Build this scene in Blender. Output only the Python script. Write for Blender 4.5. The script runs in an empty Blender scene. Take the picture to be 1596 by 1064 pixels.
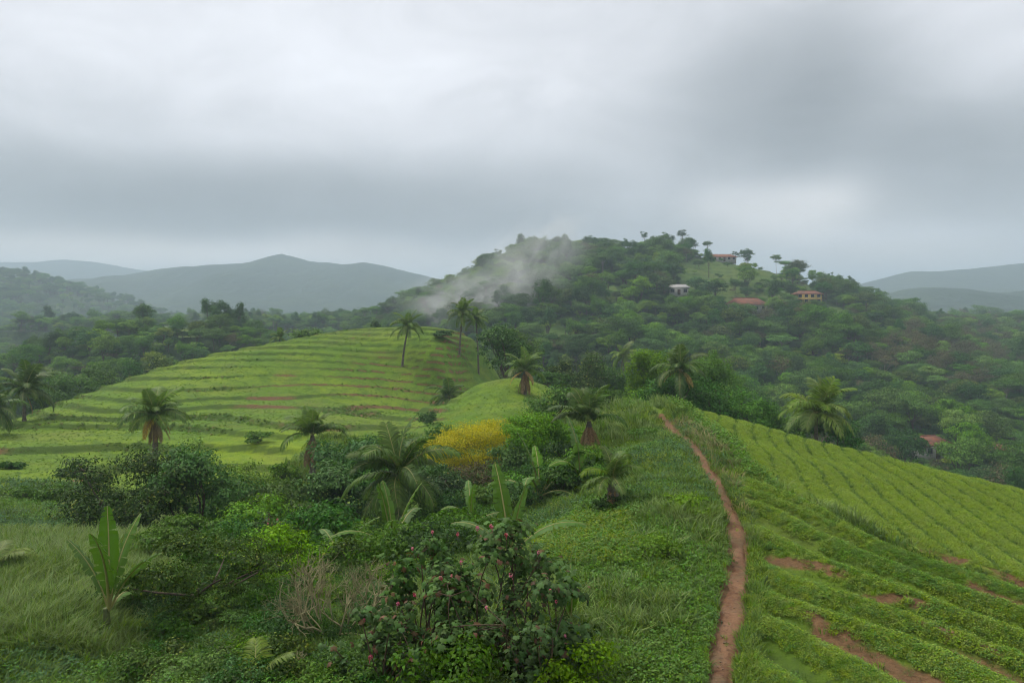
import bpy, math, random
import numpy as np
from mathutils import Vector, Matrix

# ------------------------------------------------------------------ camera, sky, sun, exposure
SC = bpy.context.scene
COL = SC.collection
F = 1150.0                                   # focal length in photograph pixels (1596 wide)
CX, HZ = 798.0, 480.0                        # optical axis column, horizon row
cam_d = bpy.data.cameras.new('camera')
cam_d.sensor_width = 36.0
cam_d.lens = 36.0 * F / 1596.0
cam_d.shift_y = (HZ - 532.0) / 1596.0
cam_d.clip_start = 0.1
cam_d.clip_end = 40000
cam = bpy.data.objects.new('camera', cam_d)
COL.objects.link(cam)
cam.location = (0, 0, 0)
cam.rotation_euler = (math.radians(90), 0, 0)
SC.camera = cam

SUN_EL, SUN_AZ = math.radians(58), math.radians(-60)      # azimuth from +Y towards +X
SUN_STRENGTH = 1.5
EXPOSURE = 0.90
HAZE_DENSITY = 0.00046

world = bpy.data.worlds.new('World')
SC.world = world
world.use_nodes = True
world.cycles.sampling_method = 'MANUAL'
world.cycles.sample_map_resolution = 256

def direction(px, py):
    v = Vector(((px - CX) / F, 1.0, -(py - HZ) / F))
    return v.normalized()

def build_world():
    nt = world.node_tree
    nt.nodes.clear()
    N, L = nt.nodes.new, nt.links.new
    def math_(op, a, b=None, clamp=False):
        n = N('ShaderNodeMath'); n.operation = op; n.use_clamp = clamp
        for i, v in enumerate((a, b)):
            if v is None: continue
            if isinstance(v, (int, float)): n.inputs[i].default_value = v
            else: L(v, n.inputs[i])
        return n.outputs[0]
    def vmath(op, a, b=None):
        n = N('ShaderNodeVectorMath'); n.operation = op
        for i, v in enumerate((a, b)):
            if v is None: continue
            if isinstance(v, (tuple, list, Vector)): n.inputs[i].default_value = v
            else: L(v, n.inputs[i])
        return n.outputs[0]
    out = N('ShaderNodeOutputWorld')
    sky = N('ShaderNodeTexSky'); sky.sky_type = 'NISHITA'; sky.sun_disc = False
    sky.sun_elevation = SUN_EL; sky.sun_rotation = SUN_AZ
    sky.air_density = 1.0; sky.dust_density = 2.0
    bg_sky = N('ShaderNodeBackground'); bg_sky.inputs[1].default_value = 0.07
    L(sky.outputs[0], bg_sky.inputs[0])
    tc = N('ShaderNodeTexCoord')
    d = tc.outputs['Generated']
    # the cloud layer: noise over the direction, stretched along the horizon
    st = vmath('MULTIPLY', d, (1.0, 1.0, 2.6))
    def noise(vec, scale, detail, rough, dist=0.0, w=0.0):
        n = N('ShaderNodeTexNoise'); n.noise_dimensions = '3D'
        v2 = vmath('ADD', vec, (w, w * .7, w * .3))
        L(v2, n.inputs['Vector'])
        n.inputs['Scale'].default_value = scale; n.inputs['Detail'].default_value = detail
        n.inputs['Roughness'].default_value = rough; n.inputs['Distortion'].default_value = dist
        return n
    nb = noise(st, 1.7, 2, .5, .3, 3.1)
    nf = noise(vmath('MULTIPLY', d, (1.0, 1.0, 2.4)), 4.2, 6, .62, .9, 7.7)
    warp = noise(d, 2.6, 2, .5, 0, 1.3)
    dv = vmath('ADD', d, vmath('MULTIPLY', vmath('SUBTRACT', warp.outputs['Color'], (.5, .5, .5)), (.34, .1, .07)))
    def blob(px, py, sx, sz, soft=1.0):
        c = direction(px, py)
        q = vmath('MULTIPLY', vmath('SUBTRACT', dv, tuple(c)), (1 / sx, 0.9 / sx, 1 / sz))
        n = N('ShaderNodeVectorMath'); n.operation = 'LENGTH'; L(q, n.inputs[0])
        m = N('ShaderNodeMapRange'); m.interpolation_type = 'SMOOTHERSTEP'
        L(n.outputs['Value'], m.inputs['Value'])
        m.inputs['From Min'].default_value = 1.25; m.inputs['From Max'].default_value = 0.1 * soft
        m.inputs['To Min'].default_value = 0; m.inputs['To Max'].default_value = 1
        return m.outputs[0]
    # brightness of the overcast layer: brighter overhead (CIE overcast), modulated by cloud masses
    sep = N('ShaderNodeSeparateXYZ'); L(d, sep.inputs[0])
    z = math_('MAXIMUM', sep.outputs['Z'], 0.0)
    base = math_('ADD', math_('MULTIPLY', z, SKY_RISE), SKY_BASE)
    val = math_('MULTIPLY', base, math_('ADD', math_('MULTIPLY', nb.outputs['Fac'], .5), .75))
    val = math_('MULTIPLY', val, math_('ADD', math_('MULTIPLY', nf.outputs['Fac'], .50), .75))
    for (px, py, sx, sz, k) in SKY_BLOBS:
        b = blob(px, py, sx, sz)
        val = math_('MULTIPLY', val, math_('ADD', math_('MULTIPLY', b, k), 1.0))
    # thin bright cloud is neutral, thick dark cloud turns slate
    tint = N('ShaderNodeMix'); tint.data_type = 'RGBA'
    L(math_('MULTIPLY', val, 1.25, True), tint.inputs[0])
    tint.inputs[6].default_value = (.915, 1.0, 1.045, 1); tint.inputs[7].default_value = (.985, 1.0, 1.05, 1)
    colr = N('ShaderNodeMix'); colr.data_type = 'RGBA'; colr.blend_type = 'MULTIPLY'; colr.inputs[0].default_value = 1.0
    # thin places low in the cloud deck let a warmer light through
    warm = None
    for (px, py, sx, sz, k) in SKY_WARM:
        b = math_('MULTIPLY', blob(px, py, sx, sz), k)
        warm = b if warm is None else math_('MAXIMUM', warm, b)
    tw = N('ShaderNodeMix'); tw.data_type = 'RGBA'
    L(warm, tw.inputs[0]); L(tint.outputs[2], tw.inputs[6]); tw.inputs[7].default_value = (1.03, .985, .93, 1)
    L(tw.outputs[2], colr.inputs[6]); L(val, colr.inputs[7])
    bg_c = N('ShaderNodeBackground'); bg_c.inputs[1].default_value = SKY_GAIN
    L(colr.outputs[2], bg_c.inputs[0])
    mx = N('ShaderNodeMixShader'); mx.inputs[0].default_value = .93
    L(bg_sky.outputs[0], mx.inputs[1]); L(bg_c.outputs[0], mx.inputs[2])
    L(mx.outputs[0], out.inputs[0])

SKY_BASE, SKY_RISE, SKY_GAIN = 0.42, 0.76, 0.62
SKY_WARM = [(180, 396, .32, .035, .9), (640, 405, .25, .035, .7), (1250, 345, .2, .06, .5), (1400, 420, .25, .03, .6)]
SKY_BLOBS = [(200, 60, .62, .20, .30), (560, 150, .40, .10, .14), (1280, 160, .24, .14, -.46), (1580, 250, .13, .09, -.36),
             (480, 325, .55, .085, -.44), (60, 300, .35, .06, -.20), (1240, 335, .15, .055, .55), (170, 398, .30, .030, .75),
             (640, 405, .28, .04, .6), (1560, 60, .14, .09, .22), (900, 330, .20, .05, .10), (1450, 405, .25, .04, .35)]
build_world()

sun_d = bpy.data.lights.new('sun', 'SUN')
sun_d.energy = SUN_STRENGTH; sun_d.angle = math.radians(10); sun_d.color = (1.0, .965, .90)
sun = bpy.data.objects.new('sun', sun_d); COL.objects.link(sun)
sdir = Vector((math.sin(SUN_AZ) * math.cos(SUN_EL), math.cos(SUN_AZ) * math.cos(SUN_EL), math.sin(SUN_EL)))
sun.rotation_euler = (-sdir).to_track_quat('-Z', 'Y').to_euler()
sun.location = sdir * 100

SC.view_settings.view_transform = 'Standard'
SC.view_settings.look = 'None'
SC.view_settings.exposure = EXPOSURE
SC.view_settings.gamma = 1.0
SC.view_settings.use_curve_mapping = False
cy = SC.cycles
cy.use_denoising = True
cy.filter_width = 1.05
cy.denoiser = 'OPENIMAGEDENOISE'
cy.denoising_prefilter = 'ACCURATE'
cy.max_bounces = 5; cy.diffuse_bounces = 2; cy.glossy_bounces = 1; cy.transmission_bounces = 3
cy.volume_bounces = 1; cy.transparent_max_bounces = 4
cy.sample_clamp_indirect = 4.0
cy.caustics_reflective = False; cy.caustics_refractive = False
cy.volume_step_rate = 1.0
cy.use_light_tree = False
cy.use_adaptive_sampling = True
cy.adaptive_threshold = 0.02
cy.adaptive_min_samples = 12

# ------------------------------------------------------------------ numeric helpers
RNG = np.random.default_rng(11)

def pix(px, py, Y):
    return ((px - CX) / F * Y, Y, -(py - HZ) / F * Y)

def sstep(a, b, x):
    t = np.clip((x - a) / (b - a), 0, 1)
    return t * t * (3 - 2 * t)

def _hash(ix, iy, seed):
    n = (ix * 374761393 + iy * 668265263 + seed * 2147483647) & 0xffffffff
    n = ((n ^ (n >> 13)) * 1274126177) & 0xffffffff
    return ((n ^ (n >> 16)) & 0xffff) / 65535.0

def vnoise(x, y, s, seed=0):
    x = np.asarray(x, float) / s; y = np.asarray(y, float) / s
    ix = np.floor(x).astype(np.int64); iy = np.floor(y).astype(np.int64)
    fx = x - ix; fy = y - iy
    fx = fx * fx * fx * (fx * (fx * 6 - 15) + 10); fy = fy * fy * fy * (fy * (fy * 6 - 15) + 10)
    a = _hash(ix, iy, seed); b = _hash(ix + 1, iy, seed); c = _hash(ix, iy + 1, seed); d = _hash(ix + 1, iy + 1, seed)
    return (a + (b - a) * fx) * (1 - fy) + (c + (d - c) * fx) * fy - .5

def fbm(x, y, s, seed=0, octv=4):
    r = 0; a = 1.0
    for k in range(octv):
        r = r + a * vnoise(x, y, s, seed + k * 17); s *= .5; a *= .5
    return r

# ------------------------------------------------------------------ the land: near hills
PATH_PX = [(1118, 1100, 12.1), (1122, 1064, 13.0), (1128, 1010, 14.3), (1140, 950, 16.2), (1150, 890, 18.8), (1148, 840, 21.5),
           (1135, 790, 24.5), (1115, 745, 28.5), (1090, 705, 34), (1065, 682, 40), (1043, 664, 46), (1026, 652, 50)]
_pp = [pix(*p) for p in PATH_PX]
_pp = [(_pp[0][0] - .6, 6.0, -6.6), (_pp[0][0] - .3, 9.0, -6.6)] + _pp
PATH = np.array(_pp)

def catmull(P, n):
    P = np.vstack([2 * P[0] - P[1], P, 2 * P[-1] - P[-2]])
    out = []
    for i in range(1, len(P) - 2):
        for t in np.linspace(0, 1, n, endpoint=False):
            a, b, c, d = P[i - 1], P[i], P[i + 1], P[i + 2]
            out.append(.5 * (2 * b + (c - a) * t + (2 * a - 5 * b + 4 * c - d) * t * t + (3 * b - a - 3 * c + d) * t ** 3))
    out.append(P[-2])
    return np.array(out)

PATH_S = catmull(PATH, 24)

CTRL = [pix(*p) for p in [
    # ridge with the path
    (1122, 1064, 13), (1140, 950, 16.2), (1150, 890, 18.8), (1135, 790, 24.5), (1115, 745, 28.5), (1090, 705, 34), (1065, 682, 40), (1043, 664, 46),
    (985, 632, 57), (960, 655, 50), (1000, 700, 38), (1000, 760, 29), (960, 810, 23.5), (900, 850, 21), (900, 950, 16), (1000, 1000, 14.5),
    (800, 1064, 13), (760, 1000, 14),
    # left foreground and hollow
    (60, 850, 24), (0, 950, 16.5), (100, 835, 26), (0, 1064, 13.5), (165, 975, 16.5), (330, 950, 18), (400, 1064, 13), (520, 1010, 14.5),
    (500, 905, 23), (650, 905, 21), (240, 850, 31), (300, 830, 36), (480, 805, 42), (620, 805, 42), (900, 742, 45), (840, 772, 44), (760, 802, 40), (680, 822, 36), (760, 852, 28), (840, 822, 27), (955, 682, 46), (962, 742, 32),
    (60, 792, 38), (60, 745, 46), (100, 700, 58), (-120, 760, 42), (-120, 900, 22), (150, 760, 44),
    # terraced hill
    (0, 662, 78), (100, 625, 88), (200, 590, 98), (300, 560, 106), (400, 540, 112), (480, 525, 116), (540, 516, 119), (600, 514, 121),
    (680, 520, 120), (740, 532, 116), (740, 585, 108), (730, 560, 111), (628, 570, 104), (715, 543, 108), (400, 600, 92), (500, 640, 80), (300, 620, 84),
    (200, 650, 76), (640, 640, 82), (250, 690, 62), (400, 684, 63), (450, 668, 66), (560, 672, 68), (40, 655, 72), (240, 722, 57), (485, 735, 55),
    (-100, 700, 72),
    # knoll between
    (640, 668, 73), (700, 632, 80), (750, 602, 86), (800, 594, 88), (850, 602, 88), (750, 650, 70), (820, 640, 73), (880, 692, 62), (748, 742, 54), (690, 715, 58), (905, 650, 60),
    # field on the slope
    (1030, 637, 58), (1130, 655, 56), (1230, 680, 52), (1310, 700, 50), (1400, 720, 47), (1500, 745, 43), (1596, 768, 40), (1720, 800, 36),
    (1200, 760, 30), (1300, 760, 33), (1400, 800, 28), (1500, 850, 24.5), (1596, 900, 21), (1596, 1000, 16.5), (1400, 950, 17.5),
    (1250, 900, 19), (1400, 1064, 13.5), (1596, 1064, 14.3), (1200, 1064, 13), (1200, 690, 44), (1300, 720, 42), (1450, 760, 36), (1550, 800, 31),
]]
CTRL += [  # what the photograph cannot see: behind crests, behind the camera, the flanks
    (0, 2, -6.6), (8, 2, -6.6), (-10, 2, -6.7), (-30, 2, -7.5), (20, 2, -8.5), (35, 3, -12), (-25, 12, -7.6), (60, 5, -22),
    (14, 70, -13.0), (18, 74, -13.5), (10, 78, -13.5), (22, 66, -13.8), (26, 62, -14.2), (30, 58, -15), (33, 54, -15.5), (36, 48, -16), (37, 40, -15), (34, 28, -12.5),
    (24, 92, -22), (34, 78, -22), (45, 62, -23), (50, 45, -22), (48, 28, -18), (62, 60, -31), (66, 30, -28), (45, 95, -31), (60, 100, -33),
    (2, 103, -15.0), (-7.5, 93, -13.6), (-4, 98, -13.0), (-10.5, 88, -12.9),  (4, 122, -23), (14, 100, -21), (-4, 128, -14), (-14, 140, -17), (-25, 142, -16), (-40, 140, -18), (-52, 132, -19), (-60, 120, -19),
    (-64, 108, -18), (-66, 96, -19), (-68, 84, -19), (-80, 95, -29), (-85, 70, -22), (-90, 50, -16), (-60, 40, -11.5), (-60, 20, -9), (-80, 130, -34),
    (-40, 165, -33), (-10, 165, -34), (20, 150, -36), (50, 140, -38), (-80, 165, -40), (65, 165, -40),
]
CTRL = np.array(CTRL)

def tps_fit(P, lam=0.6):
    n = len(P); xy = P[:, :2]
    d2 = ((xy[:, None] - xy[None]) ** 2).sum(-1) + 1e-9
    K = .5 * d2 * np.log(d2) + np.eye(n) * lam
    A = np.zeros((n + 3, n + 3)); A[:n, :n] = K
    A[:n, n] = 1; A[:n, n + 1:] = xy; A[n, :n] = 1; A[n + 1:, :n] = xy.T
    return np.linalg.solve(A, np.concatenate([P[:, 2], [0, 0, 0]]))
TPS = tps_fit(CTRL)

def tps_eval(x, y):
    sh = np.shape(x); x = np.ravel(x); y = np.ravel(y); n = len(CTRL)
    out = np.empty(len(x))
    for i in range(0, len(x), 20000):
        xx, yy = x[i:i + 20000], y[i:i + 20000]
        d2 = (xx[:, None] - CTRL[None, :, 0]) ** 2 + (yy[:, None] - CTRL[None, :, 1]) ** 2 + 1e-9
        out[i:i + 20000] = (.5 * d2 * np.log(d2)) @ TPS[:n] + TPS[n] + TPS[n + 1] * xx + TPS[n + 2] * yy
    return out.reshape(sh)

def path_dist(x, y):
    """signed distance to the path's centre line (positive on the right of it)"""
    px = np.interp(y, PATH_S[:, 1], PATH_S[:, 0])
    slope = np.gradient(PATH_S[:, 0], PATH_S[:, 1])
    s = np.interp(y, PATH_S[:, 1], slope)
    return (x - px) / np.sqrt(1 + s * s)

_bank = np.array([pix(*p)[:2] for p in [(1165, 755, 30.5), (1250, 790, 27.5), (1350, 838, 24.3), (1420, 866, 22.8), (1596, 925, 20.3), (1750, 990, 18)]])[::-1]
def bank_x(y):
    return np.interp(y, _bank[:, 1], _bank[:, 0], left=16.0)

def field_upper(x, y):
    dp = path_dist(x, y)
    a = np.where(y > 30.5, sstep(.9, 1.8, dp - .02 * y), sstep(.1, .7, x - bank_x(y)))
    return a * (1 - sstep(60, 66, y + .25 * x)) * sstep(12, 14, y) * (1 - sstep(34, 40, x))
def field_lower(x, y):
    dp = path_dist(x, y)
    return np.where(y < 31, 1 - sstep(-.5, .1, x - bank_x(y)), 0) * sstep(.45, .9, dp) * sstep(7, 9, y) * (1 - sstep(26, 31, y))
def row_phase_u(x, y):
    return (x * .966 - y * .26 + .6 * fbm(x, y, 9, 3, 3)) / 1.1
def row_phase_l(x, y):
    return (x * .788 + y * .616 + 1.3 * fbm(x, y, 6, 5, 3)) / 1.75

def terrace_amp(x, y):
    return np.clip(.32 + .8 * vnoise(x, y * 1.6, 17, 41) + .25 * vnoise(x, y, 5, 43), .07, .55)

def terrace_parts(x, y, z):
    hill = sstep(56, 66, y) * (1 - sstep(-7.5, -4.5, x)) * (1 - sstep(118, 126, y))
    hill = hill * sstep(-4, 2, (y - 62) - np.clip((x + 22) * 1.0, 0, 40) * .75)
    low = sstep(34, 39, y) * (1 - sstep(-20, -15, x)) * (1 - sstep(60, 70, y))
    m = np.maximum(hill, low)
    q = (z + 12) * .95 + y * .12 + 2.6 * fbm(x, y, 40, 21, 3)
    f = q - np.floor(q)
    bank_w = .85 + .16 * vnoise(x, y, 13, 33)
    stair = sstep(bank_w, 1.0, f)
    return m, q, f, stair, bank_w

def near_parts(x, y):
    z = tps_eval(x, y)
    m, q, f, stair, bw = terrace_parts(x, y, z)
    amp = terrace_amp(x, y)
    z2 = z + m * amp * (stair - f + .3)
    fu = field_upper(x, y); fl = field_lower(x, y)
    z2 = z2 + fu * .035 * np.cos(2 * np.pi * row_phase_u(x, y)) + fl * .15 * np.cos(2 * np.pi * row_phase_l(x, y))
    z2 = z2 - .5 * np.exp(-((x - bank_x(y)) / .5) ** 2) * sstep(13, 16, y) * (1 - sstep(28, 31, y))
    wild = (1 - np.maximum(fu, fl)) * (1 - m)
    dp = path_dist(x, y)
    wild = wild * sstep(.5, 2.0, np.abs(dp))
    z2 = z2 + wild * (.55 * fbm(x, y, 5.0, 51, 3) + .12 * fbm(x, y, .9, 57, 2)) + .05 * fbm(x, y, .8, 71, 2)
    return z2, m, f, bw, fu, fl, dp

def H_near(x, y):
    return near_parts(np.asarray(x, float), np.asarray(y, float))[0]

# ------------------------------------------------------------------ the land: forest hill, spurs, far country
def prof(points, Yr, drop=0.0):
    P = np.array([((px - CX) / F * Yr, -(py - HZ) / F * Yr - drop) for px, py in points])
    return P
HILL = prof([(400, 545), (540, 508), (600, 486), (650, 470), (700, 447), (750, 416), (800, 396), (850, 386), (940, 384), (1000, 380), (1060, 383),
             (1130, 397), (1200, 412), (1250, 428), (1300, 447), (1350, 467), (1400, 484), (1460, 499), (1520, 507), (1600, 512), (1800, 522)], 400, 4.0)
SPUR = prof([(-300, 560), (-100, 562), (0, 560), (60, 548), (130, 528), (200, 504), (250, 494), (330, 488), (380, 497), (410, 514), (440, 540), (500, 590)], 230, 4.0)

def H_far(x, y):
    x = np.asarray(x, float); y = np.asarray(y, float)
    base = -36 + 4 * fbm(x, y, 90, 5, 3) + sstep(350, 700, y) * 14
    # big forest hill, ridge at y=400
    xr = x * (400 / np.clip(y, 200, 420)) ** .55
    R = np.interp(xr, HILL[:, 0], HILL[:, 1])
    yr = 400 + 12 * vnoise(x, y * 0, 60, 9)
    t = np.clip((y - 125) / (yr - 125), 0, 1)
    gul = fbm(x, y * .35, 42, 13, 3) * np.sin(np.pi * np.clip(t, 0, 1)) * 11
    front = -37 + (R + 37) * (.30 * t + .70 * sstep(0.0, 1.06, t)) / (.30 + .70 * sstep(0, 1.06, np.array(1.0))) + gul
    back = np.maximum(R - (y - yr) * .22, -13)
    hill = np.where(y < yr, front, back)
    # knoll with grass left of the middle of the slope
    hill = hill + 7 * np.exp(-(((x - 22) / 17) ** 2 + ((y - 215) / 22) ** 2)) + 6 * np.exp(-(((x - 60) / 16) ** 2 + ((y - 290) / 20) ** 2))
    # spur on the left, ridge at y=230
    S = np.interp(x, SPUR[:, 0], SPUR[:, 1], right=-45)
    ts = np.clip((y - 140) / 90, 0, 1)
    spur = np.where(y < 230, -36 + (S + 36) * sstep(-.1, 1.02, ts), np.maximum(S - (y - 230) * .3, -34)) + 2.5 * fbm(x, y, 30, 19, 3)
    return np.maximum(np.maximum(base, hill), spur)

def H(x, y):
    x = np.asarray(x, float); y = np.asarray(y, float)
    n = H_near(x, y); f = H_far(x, y)
    inside = (x > -92) & (x < 68) & (y < 172)
    return np.where(inside, np.where(y > 96, np.maximum(n, f), n), f)

def ray_hit(px, py, y0=12.0, y1=600.0, fn=None):
    ys = np.exp(np.linspace(math.log(y0), math.log(y1), 900))
    xs = (px - CX) / F * ys; zs = -(py - HZ) / F * ys
    hh = (fn or H)(xs, ys)
    k = np.nonzero(hh >= zs)[0]
    return float(ys[k[0]]) if len(k) else None

def hidden(x, y, z):
    """True where the near hills stand between the camera and the point"""
    x = np.asarray(x, float); y = np.asarray(y, float); z = np.asarray(z, float)
    hid = np.zeros(len(x), bool)
    for t in np.linspace(.08, .97, 46):
        xx, yy, zz = x * t, y * t, z * t
        ok = (yy > 10) & (yy < 170)
        h = np.full(len(x), -1e9)
        if ok.any():
            h[ok] = tps_eval(xx[ok], yy[ok])
        hid |= h > zz
    return hid

# ------------------------------------------------------------------ mesh and object helpers
def mesh_np(name, V, quads=None, tris=None, mats=(), qmat=None, tmat=None, smooth=False, attrs=None):
    me = bpy.data.meshes.new(name)
    V = np.asarray(V, np.float32)
    q = np.zeros((0, 4), np.int32) if quads is None else np.asarray(quads, np.int32).reshape(-1, 4)
    t = np.zeros((0, 3), np.int32) if tris is None else np.asarray(tris, np.int32).reshape(-1, 3)
    me.vertices.add(len(V)); me.vertices.foreach_set('co', V.ravel())
    me.loops.add(q.size + t.size)
    me.loops.foreach_set('vertex_index', np.concatenate([q.ravel(), t.ravel()]))
    me.polygons.add(len(q) + len(t))
    starts = np.concatenate([np.arange(len(q)) * 4, len(q) * 4 + np.arange(len(t)) * 3]).astype(np.int32)
    me.polygons.foreach_set('loop_start', starts)
    mi = np.concatenate([np.zeros(len(q), np.int32) if qmat is None else np.asarray(qmat, np.int32),
                         np.zeros(len(t), np.int32) if tmat is None else np.asarray(tmat, np.int32)])
    for m in mats: me.materials.append(m)
    me.update(calc_edges=True)
    me.polygons.foreach_set('material_index', mi)
    if smooth:
        me.polygons.foreach_set('use_smooth', np.ones(len(q) + len(t), bool))
    for k, v in (attrs or {}).items():
        a = me.attributes.new(k, 'FLOAT', 'POINT'); a.data.foreach_set('value', np.asarray(v, np.float32).ravel())
    me.update()
    return me

def link(name, me, parent=None, loc=(0, 0, 0), rot=(0, 0, 0), scale=(1, 1, 1)):
    o = bpy.data.objects.new(name, me); COL.objects.link(o)
    o.location = loc; o.rotation_euler = rot
    o.scale = (scale,) * 3 if isinstance(scale, (int, float)) else scale
    if parent is not None: o.parent = parent
    return o

def tag(o, label, cat, group=None):
    o['label'] = label; o['category'] = cat
    if group: o['group'] = group
    return o

def thing(name, label, cat, loc, rotz=0.0, scale=1.0, group=None):
    o = link(name, None, None, loc, (0, 0, rotz), scale)
    o.empty_display_size = .3
    return tag(o, label, cat, group)

def structure(name, me, **kw):
    o = link(name, me, **kw); o['kind'] = 'structure'
    return o

class MB:
    """collects vertices and faces of one mesh"""
    def __init__(s): s.v = []; s.q = []; s.t = []; s.qm = []; s.tm = []; s.n = 0
    def add(s, V, q=None, t=None, m=0):
        V = np.asarray(V, float).reshape(-1, 3)
        if q is not None and len(q): s.q.append(np.asarray(q, int).reshape(-1, 4) + s.n); s.qm += [m] * len(s.q[-1])
        if t is not None and len(t): s.t.append(np.asarray(t, int).reshape(-1, 3) + s.n); s.tm += [m] * len(s.t[-1])
        s.v.append(V); s.n += len(V)
    def tube(s, pts, rad, sides=6, m=0, cap=True):
        pts = np.asarray(pts, float); n = len(pts)
        rad = np.broadcast_to(np.asarray(rad, float), (n,))
        T = np.gradient(pts, axis=0); T /= np.linalg.norm(T, axis=1)[:, None] + 1e-9
        ref = np.array([0, 0, 1.0]) if abs(T[0, 2]) < .8 else np.array([1.0, 0, 0])
        A = np.cross(T, ref); A /= np.linalg.norm(A, axis=1)[:, None] + 1e-9
        B = np.cross(T, A)
        an = np.linspace(0, 2 * np.pi, sides, endpoint=False)
        V = pts[:, None] + rad[:, None, None] * (A[:, None] * np.cos(an)[None, :, None] + B[:, None] * np.sin(an)[None, :, None])
        i = np.arange(n - 1)[:, None] * sides; j = np.arange(sides)[None]; k = (j + 1) % sides
        q = np.stack([i + j, i + k, i + sides + k, i + sides + j], -1).reshape(-1, 4)
        s.add(V.reshape(-1, 3), q, None, m)
        if cap:
            c = pts[-1] + T[-1] * rad[-1] * .4
            b = (n - 1) * sides
            Vc = np.vstack([V[-1], c])
            s.add(Vc, None, [(jj, (jj + 1) % sides, sides) for jj in range(sides)], m)
    def box(s, c, size, m=0, rz=0.0):
        x, y, z = np.array(size) / 2
        V = np.array([(a, b, d) for a in (-x, x) for b in (-y, y) for d in (-z, z)])
        if rz:
            ca, sa = math.cos(rz), math.sin(rz); V = V @ np.array([[ca, sa, 0], [-sa, ca, 0], [0, 0, 1]])
        s.add(V + np.array(c), [(0, 1, 3, 2), (4, 6, 7, 5), (0, 4, 5, 1), (2, 3, 7, 6), (0, 2, 6, 4), (1, 5, 7, 3)], None, m)
    def mesh(s, name, mats, smooth=False):
        return mesh_np(name, np.vstack(s.v), np.vstack(s.q) if s.q else None, np.vstack(s.t) if s.t else None, mats, s.qm, s.tm, smooth)

def unit(v):
    return v / (np.linalg.norm(v, axis=-1, keepdims=True) + 1e-9)

def leaves(P, Nrm, length, width=.5, rng=RNG, fold=.12, droop=.15, tangent=None):
    """kite-shaped leaves at P facing Nrm: vertices (n*4,3), quads (n,4)"""
    n = len(P)
    Nrm = unit(Nrm)
    r = rng.normal(size=(n, 3)) if tangent is None else tangent
    T = unit(r - Nrm * (r * Nrm).sum(-1, keepdims=True))
    B = np.cross(Nrm, T)
    l = (np.asarray(length) * rng.uniform(.7, 1.3, n))[:, None]; w = l * width * rng.uniform(.8, 1.2, n)[:, None]
    a = P - T * l * .5
    b = P + B * w * .5 + Nrm * l * fold - T * l * .05
    c = P + T * l * .5 - Nrm * l * droop
    d = P - B * w * .5 + Nrm * l * fold - T * l * .05
    V = np.stack([a, b, c, d], 1).reshape(-1, 3)
    return V, np.arange(n * 4).reshape(-1, 4)

def crown_points(rng, W, D, Hh, z0, nl, ncl, nleaf, lobe=(.30, .48), sig=.17, up=.55, low=-.45, ground=False):
    sig = sig * .68
    """leaf positions and normals: lobes in an ellipsoid, clumps on the lobes, leaves round the clumps; also lobe centres for the limbs"""
    c0 = np.array([0, 0, z0 + Hh * .5]); rad = np.array([W, D, Hh]) * .5
    L, R = [], []
    while len(L) < nl:
        u = rng.normal(size=3); u /= np.linalg.norm(u); u *= rng.uniform(.3, 1) ** .4
        r = rng.uniform(*lobe)
        if u[2] < -.55 and not ground: continue
        L.append(c0 + u * rad * (1 - r * .92)); R.append(r)
    L = np.array(L); R = np.array(R)
    wgt = R ** 2 / (R ** 2).sum()
    li = rng.choice(nl, ncl, p=wgt)
    u = rng.normal(size=(ncl, 3)); u[:, 2] = np.where(u[:, 2] < low, -u[:, 2] * .6, u[:, 2]); u = unit(u)
    rr = R[li][:, None] * rad * rng.uniform(.72, 1.06, (ncl, 1))
    Cc = L[li] + u * rr
    cs = sig * R[li] * rng.uniform(.6, 1.3, ncl) / .38
    k = rng.integers(0, ncl, nleaf)
    off = np.clip(rng.normal(size=(nleaf, 3)), -1.7, 1.7) * cs[k][:, None] * rad * np.array([1, 1, .62])
    P = Cc[k] + off
    out = unit((P - L[li[k]]) / rad)
    Nn = out * .55 + unit(off / rad) * .55 + np.array([0, 0, up]) + rng.normal(size=(nleaf, 3)) * .28
    inner = rng.uniform(0, 1, nleaf) < .16                      # leaves deeper in the lobes close the crown
    iu = unit(rng.normal(size=(nleaf, 3))) * rng.uniform(.1, .75, (nleaf, 1))
    P = np.where(inner[:, None], L[li[k]] + iu * R[li[k]][:, None] * rad, P)
    for a, ext in ((0, W), (1, D)):
        lo, hi = np.percentile(P[:, a], (2, 98)); g = ext / max(hi - lo, .1); m = (hi + lo) / 2
        P[:, a] = (P[:, a] - m) * g; L[:, a] = (L[:, a] - m) * g; Cc[:, a] = (Cc[:, a] - m) * g
    hi = np.percentile(P[:, 2], 99); g = Hh / max(hi - z0, .1)
    for Q in (P, L, Cc): Q[:, 2] = z0 + (Q[:, 2] - z0) * g
    if ground: P[:, 2] = np.abs(P[:, 2])
    return P, Nn, L, Cc

# ------------------------------------------------------------------ materials
MATS = {}
def new_mat(name):
    m = bpy.data.materials.new(name); m.use_nodes = True; m.node_tree.nodes.clear()
    MATS[name] = m
    return m, m.node_tree

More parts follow.
